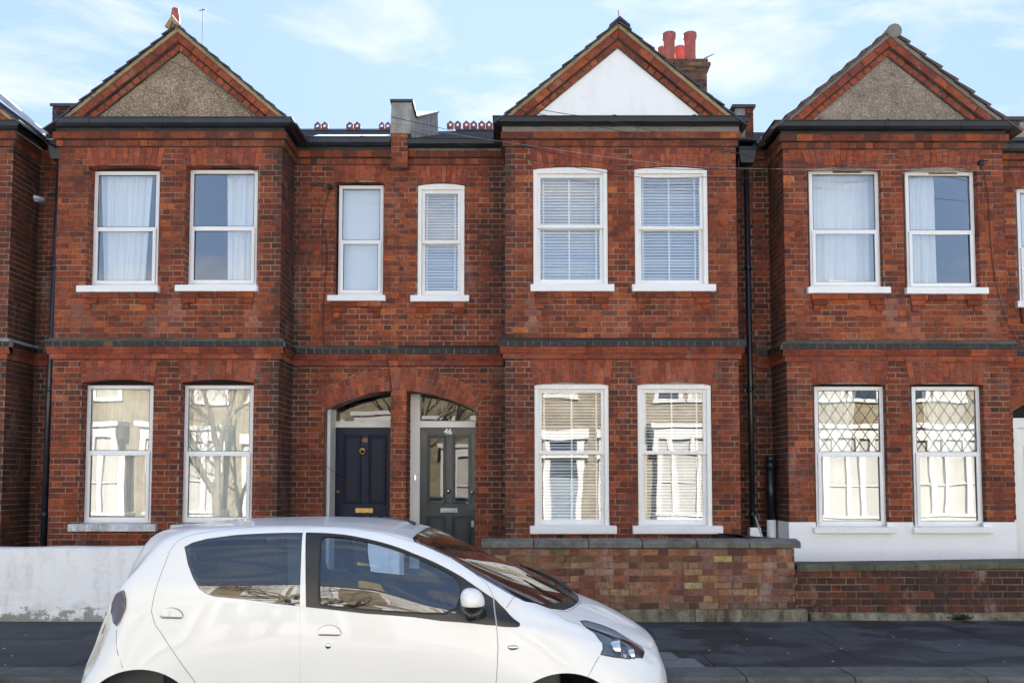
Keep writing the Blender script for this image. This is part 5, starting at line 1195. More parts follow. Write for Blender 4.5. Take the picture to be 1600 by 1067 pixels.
# ------------------------------------------------------------------ cables, brackets, aerials
def cable(pts, r, mat, label, n=24):
    P = [Vector((*((at(p[0], p[1], p[2])[0], p[2], at(p[0], p[1], p[2])[1])),)) for p in pts]; out_ = []
    for i in range(len(P) - 1):
        p0, p1, p2, p3 = P[max(i - 1, 0)], P[i], P[i + 1], P[min(i + 2, len(P) - 1)]
        for k in range(n // (len(P) - 1) + 1):
            t = k / (n // (len(P) - 1) + 1); out_.append(.5 * ((2 * p1) + (-p0 + p2) * t + (2 * p0 - 5 * p1 + 4 * p2 - p3) * t * t + (-p0 + 3 * p1 - 3 * p2 + p3) * t ** 3))
    out_.append(P[-1]); m_ = MB(); m_.tube(out_, r, 6); o = m_.build('cable', M[mat], None, loc=tuple(P[-1])); tag(o, label, 'cable'); return o
yv = YB - .03
cable([(60, -60, 7.5), (250, 85, 8.6), (330, 135, 9.2), (517, 292, YR - .05)], .0045, 'cable', 'upper dark cable crossing the brown gable down to the wall bracket above the blue door') if False else None
cable([(233, 82, YB - .14), (300, 112, YB - .2), (360, 150, YB - .25), (470, 255, YR - .35), (517, 293, YR - .04)], .004, 'cable', 'higher of two dark cables crossing the brown pebbledash gable to the wall bracket')
cable([(140, 150, YB - .14), (190, 180, YB - .25), (250, 208, YB - .35), (400, 268, YB - .1), (516, 294, YR - .04)], .004, 'cable', 'lower dark cable that crosses the foot of the brown gable and the left gutter')
cable([(-20, 285, 10.2), (60, 310, 10.3), (180, 330, 10.35)], .0001, 'cable', 'x') if False else None
cable([(812, 165, YB - .13), (870, 176, 10.2), (955, 190, 10.1), (1090, 222, YB - .12), (1175, 245, YB - .02)], .0038, 'cable', 'dark cable crossing the lower left corner of the white gable panel')
cable([(805, 171, YB - .13), (870, 184, 10.2), (960, 203, 10.1), (1200, 248, 10.3), (1360, 262, 10.3), (1530, 254, YB - .05)], .0038, 'cable', 'thin cable from the white gable across to the bracket at the right gable')
cable([(612, 183, YR - .16), (700, 203, 10.7), (818, 228, YB - .05)], .0038, 'cable', 'dark cable from the grey parapet to the corner bracket of the white gabled house')
cable([(613, 192, YR - .16), (710, 210, 10.7), (830, 228, 10.3), (1000, 252, 10.32), (1150, 263, 10.32), (1600, 268, 10.0), (1700, 268, 9.8)], .0028, 'cable_light', 'pale cable running level above the white gabled house windows to the right edge')
cable([(640, 205, YR - .16), (780, 240, 10.5), (900, 262, 10.3), (1010, 278, 10.38), (1100, 277, 10.4), (1180, 280, 10.42)], .0035, 'cable', 'dark cable sagging over the heads of the two upper sash windows')
cable([(818, 229, YB - .04), (1000, 262, 10.2), (1250, 262, 10.1), (1460, 240, 10.2), (1700, 200, 9.6)], .0034, 'cable', 'dark cable from the white gabled house bracket rising to the right edge')
cable([(517, 293, YR - .03), (508, 320, YR - .02), (505, 350, YR - .02), (511, 395, YR - .02), (508, 440, YR - .02), (505, 490, YR - .02), (506, 535, YR - .02), (520, 541, YR - .11), (600, 543, YR - .11), (604, 560, YR - .10), (607, 575, YR - .03), (612, 612, YR - .02)], .0055, 'cable', 'black cable clipped down the brickwork left of the roman blind window', n=66)
cable([(1533, 256, YB - .03), (1543, 300, YB - .02), (1548, 380, YB - .02), (1556, 440, YB - .02), (1572, 500, YB - .02), (1600, 545, YR - .02), (1640, 570, YR - .02)], .005, 'cable', 'black cable looping down the brickwork right of the rightmost upper bay window', n=40)
cable([(1154, 245, YB + .12), (1152, 400, YB + .12), (1156, 560, YB + .12)], .006, 'cable', 'thin cable running down beside the central black downpipe')
cable([(50, 545, YR - .02), (46, 600, YR - .02), (44, 700, YR - .02), (42, 790, YR - .02)], .008, 'cable_light', 'pale cable clipped down the dark recess at the far left')
cable([(470, 690, YR - .03), (510, 728, YR - .05), (537, 746, YD - .02)], .004, 'cable', 'thin dark cable slanting across the white jamb of the blue door')
def bracket(px, py, Y, lab, w_=.05):
    x, z = at(px, py, Y); m_ = MB(); m_.box(x - w_ / 2, x + w_ / 2, Y - .05, Y + .01, z - .03, z + .03); m_.tube([(x - .02, Y - .06, z + .03), (x + .05, Y - .1, z - .01), (x + .01, Y - .08, z - .05)], .008, 6)
    tag(m_.build('wall_bracket', M['gutter'], None, .004, loc=(x, Y, z)), lab, 'bracket')
bracket(517, 293, YR, 'cable bracket on the wall left of the roman blind window'); bracket(1531, 256, YB, 'black cable bracket at the upper right corner of the grey gabled bay', .06); bracket(817, 229, YB, 'cable bracket at the left corner of the white gabled house', .04)
x, z = at(57, 312, YB + .3); m_ = MB(); m_.box(x - .02, x + .09, YB + .28, YB + .40, z - .03, z + .03); m_.tube([(x + .1, YB + .3, z), (x + .02, YB + .2, z)], .03, 10)  # small security camera: box body and round lens tube, gives no light
tag(m_.build('security_camera', M['lead'], None, .006, loc=(x, YB + .3, z)), 'small grey fitting on the recessed wall at the far left', 'security camera')
def aerial(px, py, Y, w_, h_, mastz, lab, tilt=.1):
    x, z = at(px, py, Y); t = thing('tv_aerial', (x, Y, mastz), lab, 'aerial', 'tv aerials'); m_ = MB(); m_.tube([(x, Y, mastz), (x, Y, z + .03)], .006, 6); m_.build('mast', M['dark'], t)
    m_ = MB(); m_.tube([(x - w_ / 2, Y, z - tilt * w_), (x + w_ / 2, Y, z + tilt * w_)], .008, 6)
    for k in range(7):
        f = -.5 + k / 6; l = h_ * (.35 + .1 * (k < 2)); m_.tube([(x + w_ * f, Y - l * .6, z + tilt * w_ * 2 * f - l * .4), (x + w_ * f, Y + l * .6, z + tilt * w_ * 2 * f + l * .4)], .005, 5)
    m_.build('boom', M['dark'], t)
aerial(1104, 90, 14.9, .26, .34, aZ(100, 14.9), 'small tv aerial on the chimney beside the red pots', .25)
aerial(317, 16, 16.5, .10, .30, aZ(215, 16.5), 'tv aerial on a tall thin mast behind the brown gable', .1)
cb = MB(); x, z = at(1184, 224, YB + .4)
cb.tube([(x + .02 * math.cos(t * 2.1) + .09 * t / 12, YB + .35 + .05 * math.sin(t), z + .04 * math.sin(t * 1.7) + .02 * math.cos(t * 3)) for t in [k * .45 for k in range(26)]], .010, 6)
tag(cb.build('cable_coil', plain('blue_grey_cable', (.22, .28, .36), .5, .1, 8, 0), None, loc=(x, YB + .4, z)), 'blue grey coiled cable lying over the black hopper between the right bays', 'cable')

# ------------------------------------------------------------------ the sunny side of the street, behind the photographer (seen mirrored in the glass)
def brick_tex(name, c1, c2, mo_):
    m, nt, b = newmat(name); tc = nt.nodes.new('ShaderNodeTexCoord'); mp = nt.nodes.new('ShaderNodeMapping'); mp.inputs['Rotation'].default_value = (R(90), 0, 0)
    bt = nt.nodes.new('ShaderNodeTexBrick'); bt.inputs['Scale'].default_value = 1; bt.inputs['Brick Width'].default_value = .225; bt.inputs['Row Height'].default_value = .075; bt.inputs['Mortar Size'].default_value = .008
    bt.inputs['Color1'].default_value = (*c1, 1); bt.inputs['Color2'].default_value = (*c2, 1); bt.inputs['Mortar'].default_value = (*mo_, 1)
    nt.links.new(tc.outputs['Object'], mp.inputs[0]); nt.links.new(mp.outputs[0], bt.inputs['Vector'])
    c = mix(nt, 1.0, bt.outputs['Color'], ramp(nt, noise(nt, 1.4, 7, .7), [(.3, (.6, .58, .55)), (.7, (1.15, 1.15, 1.15))]), 'MULTIPLY'); nt.links.new(c, b.inputs['Base Color']); b.inputs['Roughness'].default_value = .9; return m
M['stock'] = brick_tex('yellow_stock_brick', (.20, .16, .10), (.13, .105, .07), (.15, .135, .11))
M['win_dark'] = plain('opposite_window_glass', (.03, .04, .055), .08, .2, 2, 0); M['pale_blind'] = plain('opposite_blind', (.26, .255, .24), .8, .1, 3, 0); M['door_blue'] = plain('opposite_blue_door', (.10, .125, .15), .4, .1, 3, 0); M['door_green'] = plain('opposite_green_door', (.04, .14, .12), .4, .1, 3, 0)
M['stone'] = plain('opposite_white_stone', (.37, .365, .355), .7, .06, 5, .003, 20)
YO = -5.2
def opposite(x0, k, flip, base=None):
    Wd = 4.9; f = (lambda u: x0 + (Wd - u if flip else u)); t = thing('opposite_house', (x0 + Wd / 2, YO, 0), ['yellow brick house across the street mirrored in the blue door house windows', 'yellow brick house across the street mirrored in the lower sash windows', 'yellow brick house across the street mirrored in the leaded windows', 'yellow brick house across the street mirrored in the car side windows', 'yellow brick house across the street at the far left of the reflections', 'yellow brick house across the street, mirrored in the right lower sash window', 'yellow brick house across the street mirrored in the rightmost leaded window', 'yellow brick house across the street past the right end of the reflections', 'yellow brick house across the street past the left end of the reflections'][k], 'house', 'houses across the street')
    def bx(m_, u0, u1, y0, y1, z0, z1): a, b = sorted((f(u0), f(u1))); m_.box(a, b, min(y0, y1), max(y0, y1), z0, z1)
    m_ = MB(); bx(m_, 0, Wd, YO, YO - 7, 0, 6.1); m_.build('wall', M['stock'], t)
    m_ = MB(); m_.prism([(YO + .25, 6.1), (YO - 3.5, 8.3), (YO - 7.2, 6.1)], x0, x0 + Wd, axis='x'); m_.build('roof', M['slate'], t)
    m_ = MB(); bx(m_, .35, 2.9, YO + .75, YO, .1, .75); bx(m_, .35, 2.9, YO + .75, YO, 2.75, 3.1); bx(m_, .25, 3.0, YO + .85, YO, 3.1, 3.25)
    for u in (.35, 1.05, 1.52, 2.2, 2.72): bx(m_, u, u + (.18 if u != 1.52 else .12), YO + .75, YO + .6, .75, 2.75)
    for u0_, u1_ in ((.5, 1.08), (1.2, 1.95) if False else (1.22, 1.55), (1.62, 2.25), (2.35, 2.75)): bx(m_, u0_, u1_, YO + .69, YO + .66, 1.72, 1.77)
    bx(m_, .30, 2.95, YO + .82, YO, .68, .78)
    # upper windows: surrounds and sills
    for c in (1.05, 2.2, 3.95):
        bx(m_, c - .56, c + .56, YO + .10, YO, 3.98, 4.1); bx(m_, c - .52, c - .38, YO + .06, YO, 4.1, 5.55); bx(m_, c + .38, c + .52, YO + .06, YO, 4.1, 5.55); bx(m_, c - .56, c + .56, YO + .09, YO, 5.5, 5.75); bx(m_, c - .38, c + .38, YO + .04, YO, 4.78, 4.84)
    bx(m_, 3.35, 3.55, YO + .12, YO, .1, 2.7); bx(m_, 4.45, 4.65, YO + .12, YO, .1, 2.7); bx(m_, 3.25, 4.75, YO + .25, YO, 2.65, 3.0)
    bx(m_, 0, Wd, YO + .12, YO, 5.85, 6.1)
    m_.build('stonework', M['stone'], t, .02)
    for q, (u0_, u1_, z0_, z1_, yy) in enumerate([(c - .38, c + .38, 4.1, 5.5, YO + .015) for c in (1.05, 2.2, 3.95)] + [(.5, 2.75, .75, 2.75, YO + .62)]):
        w_ = MB(); bx(w_, u0_, u1_, yy, yy - .05, z0_, z1_); w_.build('window', M[['pale_blind', 'pale_blind', 'win_dark', 'pale_blind'][(q + k) % 4]], t)
    w_ = MB(); bx(w_, 3.55, 4.45, YO + .03, YO - .02, .1, 2.1); w_.build('door', M['door_blue' if k % 2 else 'door_green'], t)
    w_ = MB(); bx(w_, 3.55, 4.45, YO + .03, YO - .02, 2.12, 2.62); w_.build('fanlight', M['win_dark'], t)
    # chimney
    w_ = MB(); bx(w_, 0, .6, YO - 3, YO - 4, 7.4, 9.3); w_.build('chimney', M['stock'], t)
for k, (x, fl_) in enumerate(((-12.0, 0), (-2.2, 0), (7.6, 1), (-7.1, 1), (-16.9, 1), (2.7, 1), (12.5, 0), (17.4, 1), (-21.8, 0))): opposite(x, k, fl_)
# bare street trees behind the photographer
def tree(x, y, lab, seed, h0=2.3):
    rr = random.Random(seed); m_ = MB()
    def br(p, d, r, l, n):
        pts = [p]; q = Vector(p); dd = Vector(d)
        for k in range(4): dd = (dd + Vector((rr.uniform(-.16, .16), rr.uniform(-.16, .16), rr.uniform(-.05, .10)))).normalized(); q = q + dd * l / 4; pts.append(q.copy())
        m_.tube(pts, [r * (1 - .13 * k) for k in range(5)], 7 if n > 2 else 4, caps=False)
        if n > 0:
            for k in range(3 if n > 2 else 3):
                a = rr.uniform(0, 6.28); e = rr.uniform(.35, .85); ax_ = Vector((math.cos(a), math.sin(a), .25)); nd = (dd * math.cos(e) + ax_ * math.sin(e)).normalized(); br(pts[-1 if k < 2 else 2], nd, r * .55, l * rr.uniform(.62, .85), n - 1)
    t = thing('bare_tree', (x, y, .1), lab, 'tree', 'bare street trees'); br(Vector((x, y, .1)), Vector((.03, 0, 1)), .16, h0, 5); m_.build('trunk', plain('tree_bark', (.12, .10, .08), .9, .3, 12, .01, 30), t)
tree(-8.4, -2.2, 'bare branching tree mirrored in the lace curtained window left of the blue door', 4); tree(-3.9, -2.7, 'bare branching tree mirrored in the rear side window of the car', 9, 2.6)

# ------------------------------------------------------------------ the white hatchback
YCAR = 5.17
car = thing('parked_car', (-.8, YCAR, 0), 'white five door hatchback parked at the kerb, facing right', 'car')
def pchip(xs, ys, x):
    xs = np.array(xs, float); ys = np.array(ys, float); x = np.asarray(x, float); h = np.diff(xs); d = np.diff(ys) / h; m = np.zeros_like(xs)
    m[1:-1] = np.where(d[:-1] * d[1:] > 0, 2 * d[:-1] * d[1:] / np.where(d[:-1] + d[1:] == 0, 1, d[:-1] + d[1:]), 0); m[0] = d[0]; m[-1] = d[-1]
    i = np.clip(np.searchsorted(xs, x) - 1, 0, len(xs) - 2); t = np.clip((x - xs[i]) / h[i], 0, 1)
    return (2 * t**3 - 3 * t**2 + 1) * ys[i] + (t**3 - 2 * t**2 + t) * h[i] * m[i] + (-2 * t**3 + 3 * t**2) * ys[i + 1] + (t**3 - t**2) * h[i] * m[i + 1]
X0C, X1C = -2.545, .955
def T(*kv): return ([k for k, v in kv], [v for k, v in kv])
TR = [ # (half width table, height table) for the control lines from the sill up to the centre of the roof
 (T((-2.545,.0),(-2.53,.26),(-2.48,.50),(-2.40,.64),(-2.30,.70),(-2.1,.745),(-1.8,.76),(.2,.76),(.5,.74),(.7,.66),(.82,.54),(.90,.38),(.94,.2),(.955,.0)),
  T((-2.545,.46),(-2.53,.36),(-2.48,.28),(-2.40,.25),(-2.3,.23),(-2.1,.21),(-1.8,.20),(.3,.20),(.7,.20),(.85,.22),(.92,.27),(.955,.43))),
 (T((-2.545,.0),(-2.53,.30),(-2.48,.56),(-2.40,.70),(-2.30,.76),(-2.1,.80),(-1.8,.80),(.2,.80),(.5,.785),(.7,.71),(.82,.60),(.90,.45),(.94,.25),(.955,.0)),
  T((-2.545,.48),(-2.53,.43),(-2.48,.39),(-2.40,.37),(-2.3,.36),(-1.8,.35),(.3,.35),(.7,.35),(.85,.36),(.92,.38),(.955,.45))),
 (T((-2.545,.0),(-2.53,.31),(-2.48,.58),(-2.40,.725),(-2.30,.785),(-2.1,.815),(-1.8,.805),(-1.2,.80),(-.5,.80),(0,.805),(.25,.815),(.5,.80),(.7,.73),(.82,.62),(.90,.465),(.94,.26),(.955,.0)),
  T((-2.545,.49),(-2.53,.50),(-2.48,.52),(-2.40,.56),(-2.3,.60),(-2.1,.63),(-1.8,.60),(-1.2,.58),(.0,.58),(.3,.60),(.6,.57),(.8,.53),(.92,.50),(.955,.47))),
 (T((-2.545,.0),(-2.53,.30),(-2.48,.56),(-2.42,.60),(-2.36,.605),(-2.30,.645),(-2.22,.71),(-2.1,.76),(-1.8,.775),(-1.2,.78),(-.5,.78),(0,.775),(.25,.77),(.5,.735),(.7,.66),(.82,.56),(.90,.42),(.94,.24),(.955,.0)),
  T((-2.545,.495),(-2.53,.54),(-2.48,.585),(-2.42,.64),(-2.36,.71),(-2.30,.83),(-2.24,.91),(-2.1,.99),(-1.8,1.01),(-1.3,.995),(-.8,.965),(-.4,.93),(0,.875),(.3,.815),(.6,.73),(.8,.64),(.9,.58),(.955,.49))),
 (T((-2.545,.0),(-2.53,.28),(-2.48,.54),(-2.42,.64),(-2.36,.665),(-2.30,.675),(-2.1,.70),(-1.8,.71),(-1.2,.715),(-.5,.715),(0,.735),(.25,.73),(.5,.675),(.7,.59),(.82,.48),(.90,.34),(.94,.2),(.955,.0)),
  T((-2.545,.50),(-2.53,.555),(-2.48,.605),(-2.42,.67),(-2.36,.75),(-2.33,.83),(-2.29,.93),(-2.24,1.01),(-2.19,1.09),(-2.1,1.17),(-2.0,1.20),(-1.8,1.225),(-1.3,1.225),(-.8,1.195),(-.4,1.10),(0,.955),(.1,.93),(.3,.875),(.6,.78),(.8,.68),(.9,.615),(.955,.505))),
 (T((-2.545,.0),(-2.53,.25),(-2.48,.48),(-2.42,.58),(-2.36,.60),(-2.30,.57),(-2.1,.60),(-1.8,.615),(-1.2,.62),(-.8,.62),(-.4,.625),(0,.665),(.25,.655),(.5,.58),(.7,.48),(.82,.37),(.90,.25),(.94,.14),(.955,.0)),
  T((-2.545,.51),(-2.53,.57),(-2.48,.62),(-2.42,.70),(-2.36,.79),(-2.33,.88),(-2.29,1.0),(-2.24,1.06),(-2.19,1.14),(-2.12,1.23),(-2.05,1.305),(-1.98,1.352),(-1.8,1.395),(-1.3,1.412),(-1.0,1.405),(-.8,1.385),(-.58,1.34),(-.4,1.265),(-.2,1.165),(0,1.055),(.09,1.01),(.2,.965),(.3,.925),(.6,.82),(.8,.715),(.9,.64),(.955,.515))),
 (T((-2.545,.0),(-2.53,.15),(-2.48,.3),(-2.42,.36),(-2.1,.40),(-1.8,.42),(-.8,.42),(-.4,.42),(0,.42),(.25,.42),(.5,.36),(.7,.29),(.82,.22),(.90,.14),(.955,.0)),
  T((-2.545,.515),(-2.53,.585),(-2.48,.64),(-2.42,.73),(-2.36,.90),(-2.33,1.0),(-2.29,1.11),(-2.24,1.22),(-2.19,1.32),(-2.13,1.375),(-2.05,1.40),(-1.8,1.435),(-1.3,1.447),(-1.0,1.44),(-.8,1.42),(-.58,1.375),(-.4,1.30),(-.2,1.21),(0,1.115),(.2,1.02),(.33,.96),(.45,.92),(.6,.865),(.8,.76),(.9,.68),(.955,.52))),
 (T((-2.545,0),(.955,0)),
  T((-2.545,.52),(-2.53,.59),(-2.48,.65),(-2.42,.745),(-2.38,.88),(-2.34,1.02),(-2.29,1.15),(-2.24,1.26),(-2.2,1.34),(-2.14,1.39),(-2.05,1.415),(-1.8,1.443),(-1.3,1.456),(-1.0,1.448),(-.8,1.43),(-.58,1.385),(-.4,1.31),(-.2,1.225),(0,1.135),(.2,1.045),(.36,.975),(.45,.945),(.6,.88),(.8,.78),(.88,.72),(.92,.66),(.955,.525))),
]
def squeeze(tb):
    ks, vs = tb; return ([k if k > -2.2 else -2.2 + (k + 2.2) * .87 for k in ks], vs)
TR = [(squeeze(a), squeeze(b)) for a, b in TR]; X0C = -2.2 + (X0C + 2.2) * .87
XS = np.unique(np.concatenate([X0C + .06 * (1 - np.cos(np.linspace(0, np.pi / 2, 8))), np.linspace(-2.44, .86, 150), X1C - .095 * (1 - np.cos(np.linspace(0, np.pi / 2, 10)))]))
SUB = 9; NT = 7 * SUB       # near half: t 0..7
def section(x):
    P = np.array([[pchip(*a, x), pchip(*b, x)] for a, b in TR], float)      # 8 control points (y half width, z)
    P = P.reshape(8, 2)
    Q = np.vstack([2 * P[0] - P[1], P, [[-P[6][0], P[6][1]]]])
    out_ = []
    for i in range(7):
        p0, p1, p2, p3 = Q[i:i + 4]
        for k in range(SUB):
            t = k / SUB; out_.append(.5 * ((2 * p1) + (-p0 + p2) * t + (2 * p0 - 5 * p1 + 4 * p2 - p3) * t * t + (-p0 + 3 * p1 - 3 * p2 + p3) * t ** 3))
    out_.append(P[7]); return np.array(out_)
SEC = np.array([section(x) for x in XS])           # [nx, NT+1, 2]
NX = len(XS)
for _ in range(2):     # light smoothing along the length
    SEC[2:-2] = (SEC[1:-3] + 2 * SEC[2:-2] + SEC[3:-1]) / 4
def surf(i, t):        # i: index along the length, t: 0..2*NT round the section -> car point, Y is measured from the camera side
    i = min(max(i, 0), NX - 1.0001); a = int(i); f = i - a; far = t > NT; tt = (2 * NT - t) if far else t
    tt = min(max(tt, 0), NT - 1e-4); b = int(tt); g = tt - b
    q = (SEC[a, b] * (1 - g) + SEC[a, b + 1] * g) * (1 - f) + (SEC[a + 1, b] * (1 - g) + SEC[a + 1, b + 1] * g) * f
    return np.array([XS[a] * (1 - f) + XS[a + 1] * f, YCAR + (q[0] if far else -q[0]), q[1]])
def normal(i, t):
    e = .35; a = surf(min(i + e, NX - 1.01), t) - surf(max(i - e, 0), t); b = surf(i, min(t + e, 2 * NT)) - surf(i, max(t - e, 0)); n = np.cross(a, b); l = np.linalg.norm(n)
    n = n / l if l > 1e-9 else np.array([0, 0, 1.]); return n
def inv(x, z):         # side view point -> parameters on the near side
    i = float(np.interp(x, XS, np.arange(NX))); a = min(int(i), NX - 2); f = i - a; zz = SEC[a, :, 1] * (1 - f) + SEC[a + 1, :, 1] * f
    zz = np.maximum.accumulate(zz); return i, float(np.interp(z, zz, np.arange(NT + 1)))
def pix(px, py):       # photo point -> parameters on the near side of the body
    Y = 4.45
    for _ in range(12):
        x, z = at(px, py, Y); i, t = inv(x, z); Y = .5 * Y + .5 * surf(i, t)[1]
    return (i, t)
def pixtop(px, py, far=False):   # for points on the upper body, searched along the ray
    best = None
    for Y in np.linspace(4.4, 6.0, 400):
        x, z = at(px, py, Y)
        if not XS[0] < x < XS[-1]: continue
        i = float(np.interp(x, XS, np.arange(NX))); a = int(i); f = i - a; q = SEC[a] * (1 - f) + SEC[a + 1] * f
        yy = abs(Y - YCAR)
        zs_ = float(np.interp(yy, q[::-1, 0][:NT - 3 * SUB], q[::-1, 1][:NT - 3 * SUB])) if yy < q[3 * SUB, 0] else -9
        if zs_ > z:
            t = float(np.interp(yy, q[::-1, 0][:NT - 3 * SUB], np.arange(NT, 3 * SUB, -1.0))); t = t if Y < YCAR else 2 * NT - t
            return (i, t)
    return None
mirror = lambda poly: [(i, 2 * NT - t) for i, t in poly]
def densify(poly, step=1.2, closed=True):
    out_ = []; n = len(poly)
    for k in range(n if closed else n - 1):
        a, b = np.array(poly[k]), np.array(poly[(k + 1) % n]); m_ = max(1, int(np.abs(b - a).max() / step))
        for q in range(m_): out_.append(tuple(a + (b - a) * q / m_))
    if not closed: out_.append(poly[-1])
    return out_
def smoothpoly(poly, it=1):
    for _ in range(it):
        q = []; n = len(poly)
        for k in range(n): a, b = np.array(poly[k]), np.array(poly[(k + 1) % n]); q += [tuple(a * .75 + b * .25), tuple(a * .25 + b * .75)]
        poly = q
    return poly
def inside(poly, pts):
    P = np.array(poly); x, y = pts[:, 0], pts[:, 1]; r = np.zeros(len(pts), bool); n = len(P)
    for k in range(n):
        x1, y1 = P[k]; x2, y2 = P[(k + 1) % n]
        if y1 == y2: continue
        c = ((y1 > y) != (y2 > y)) & (x < (x2 - x1) * (y - y1) / (y2 - y1) + x1); r ^= c
    return r
def offpoly(poly, d):   # move an outline outwards by d metres (negative: inwards), roughly, in surface units
    P = np.array(poly); n = len(P); A = 0
    for k in range(n): A += P[k][0] * P[(k + 1) % n][1] - P[(k + 1) % n][0] * P[k][1]
    sg = 1 if A > 0 else -1; out_ = []
    for k in range(n):
        i, t = P[k]; e = .5; su = np.linalg.norm(surf(i + e, t) - surf(i - e, t)) / (2 * e) + 1e-6; sv = np.linalg.norm(surf(i, t + e) - surf(i, t - e)) / (2 * e) + 1e-6
        tg = (P[(k + 1) % n] - P[k - 1]) * np.array([su, sv]); l = np.linalg.norm(tg)
        if l < 1e-9: out_.append((i, t)); continue
        nn = np.array([tg[1], -tg[0]]) / l * sg * d; out_.append((i + nn[0] / su, t + nn[1] / sv))
    return out_
GI, GT = np.meshgrid(np.arange(0, NX - 1, 1.0), np.arange(0, 2 * NT + .1, 1.5)); GRID = np.stack([GI.ravel(), GT.ravel()], 1)
def region(name, mat, outer, holes=(), off=0.0, parent=car, flip=False, step=1.0, bulge=None, both=False):
    outer = densify(outer, step); holes = [densify(h_, step) for h_ in holes]
    m_ = inside(outer, GRID)
    for h_ in holes: m_ &= ~inside(h_, GRID)
    g = GRID[m_]; bp = np.array(outer + [p for h_ in holes for p in h_])
    if len(g):
        keep = np.ones(len(g), bool)
        for k in range(0, len(bp), 200): keep &= (np.abs(g[:, None, :] - bp[None, k:k + 200, :]).max(2) > .42).all(1)
        g = g[keep]
    vs = [Vector(p) for p in outer]; es = []; fs = []; n = len(outer); es += [(k, (k + 1) % n) for k in range(n)]; b = n
    for h_ in holes: vs += [Vector(p) for p in h_]; es += [(b + k, b + (k + 1) % len(h_)) for k in range(len(h_))]; b += len(h_)
    vs += [Vector(p) for p in g]
    vo, eo, fo, *_ = delaunay_2d_cdt(vs, es, [], 0, 1e-5)
    V2 = np.array([(v.x, v.y) for v in vo]); Ft = np.array([f for f in fo if len(f) == 3]); c = V2[Ft].mean(1); ok = inside(outer, c)
    for h_ in holes: ok &= ~inside(h_, c)
    Ft = Ft[ok]; used = np.unique(Ft); rm = -np.ones(len(V2), int); rm[used] = np.arange(len(used)); Ft = rm[Ft]; V2 = V2[used]
    base = Vector((0, 0, 0)); q = parent
    while q: base += q.location; q = q.parent
    P = []; N = []
    for i, t in V2: n_ = normal(i, t); d = off + (bulge(i, t) if bulge else 0); P.append(surf(i, t) + n_ * d * SGN - np.array(base)); N.append(n_ * SGN)
    me = bpy.data.meshes.new(name); me.from_pydata([tuple(p) for p in P], [], [tuple(int(q) for q in f) for f in Ft]); me.update()
    # orient faces with the surface normal
    ns = np.array([p.normal[:] for p in me.polygons]); vn = np.array(N)[Ft].mean(1); fl = (ns * vn).sum(1) < 0
    if fl.any():
        Ft[fl] = Ft[fl][:, ::-1]; bpy.data.meshes.remove(me); me = bpy.data.meshes.new(name); me.from_pydata([tuple(p) for p in P], [], [tuple(int(q) for q in f) for f in Ft]); me.update()
    me.polygons.foreach_set('use_smooth', np.ones(len(me.polygons), bool))
    if not bulge: me.normals_split_custom_set_from_vertices([tuple(n_) for n_ in N])
    me.materials.append(M[mat]); o = bpy.data.objects.new(name, me); COL.objects.link(o); o.parent = parent; return o
_n = normal(60, 30); SGN = 1 if _n[1] < 0 else -1
# outlines read from the near side
o_rw = [(288, 854), (300, 847.5), (322.6, 841.4), (367.6, 835.3), (424, 832.4), (476.2, 831.7), (476.4, 947.7), (435, 943.4), (379, 936), (336, 931.5), (322.6, 928), (311.4, 920), (302.4, 904.5), (293.4, 880.8)]
o_fw = [(478.0, 831.3), (507, 832), (544, 835.6), (572.5, 841), (610, 850.6), (647.5, 864.7), (685, 880.6), (722.5, 901), (758, 926), (770.5, 934), (775.0, 977), (760, 976), (690, 970), (647.5, 964), (572.5, 958.5), (497.5, 950), (478.0, 948)]
o_gl = [(499.4, 847), (503, 839.5), (512.5, 836.6), (544, 839.4), (572.5, 845), (610, 855), (647.5, 869.4), (685, 886), (711, 900), (719.7, 912.5), (720.6, 925), (711, 959), (647.5, 957.5), (572.5, 951.9), (503, 945.3), (498.4, 942)]
o_rd = [(477, 820.7), (457.5, 820.7), (390, 823.4), (322.6, 831.3), (291, 838), (277.5, 844.8), (266, 860.5), (252.8, 894), (239.3, 939), (237, 955), (242.7, 975), (264, 1006.8), (300, 1057.5), (325, 1092), (340, 1120), (350, 1165), (477, 1168)]
o_fd = [(477.2, 820.7), (535, 823.4), (591, 831), (628.8, 842), (666, 854), (703.8, 871), (741, 895.6), (760, 911), (767.6, 924), (771.5, 934), (775.5, 977.5), (777.8, 1011), (775.5, 1058.5), (768, 1110), (755, 1168), (477.2, 1168)]
o_sail = [(772.5, 934.5), (790, 952), (812, 972.5), (812.5, 977.5), (808, 979.6), (790, 979), (777, 977.8)]
o_hl = [(906, 969.7), (915, 968.6), (937.6, 975), (960, 984), (982.6, 998), (1002.9, 1009), (1007, 1018), (1004, 1028), (982.5, 1029.8), (960, 1027), (937.6, 1022.6), (941.6, 1013.6), (941, 1004.6), (928.6, 989), (915, 979.8)]
PP = lambda o: [pix(*p) for p in o]
rw, fw, gl_, rd, fd, sail = map(PP, (o_rw, o_fw, o_gl, o_rd, o_fd, o_sail))
hl = [(pix(x, y)) for x, y in o_hl]
# wheel arches
def archpoly(cx, cz, r):
    pts = []
    for k in range(41):
        a = math.pi * k / 40; x, z = cx + r * math.cos(a), cz + r * math.sin(a); pts.append(inv(x, max(z, .201)))
    return [inv(cx + r, .2001)[:1] + (0.0,)] + pts + [inv(cx - r, .2001)[:1] + (0.0,)]
CXR, CXF, WZ, AR = aX(217, 1100, 4.37), aX(884, 1100, 4.37), .285, .355
ar, af = archpoly(CXR, .325, AR), archpoly(CXF, .315, AR - .01)
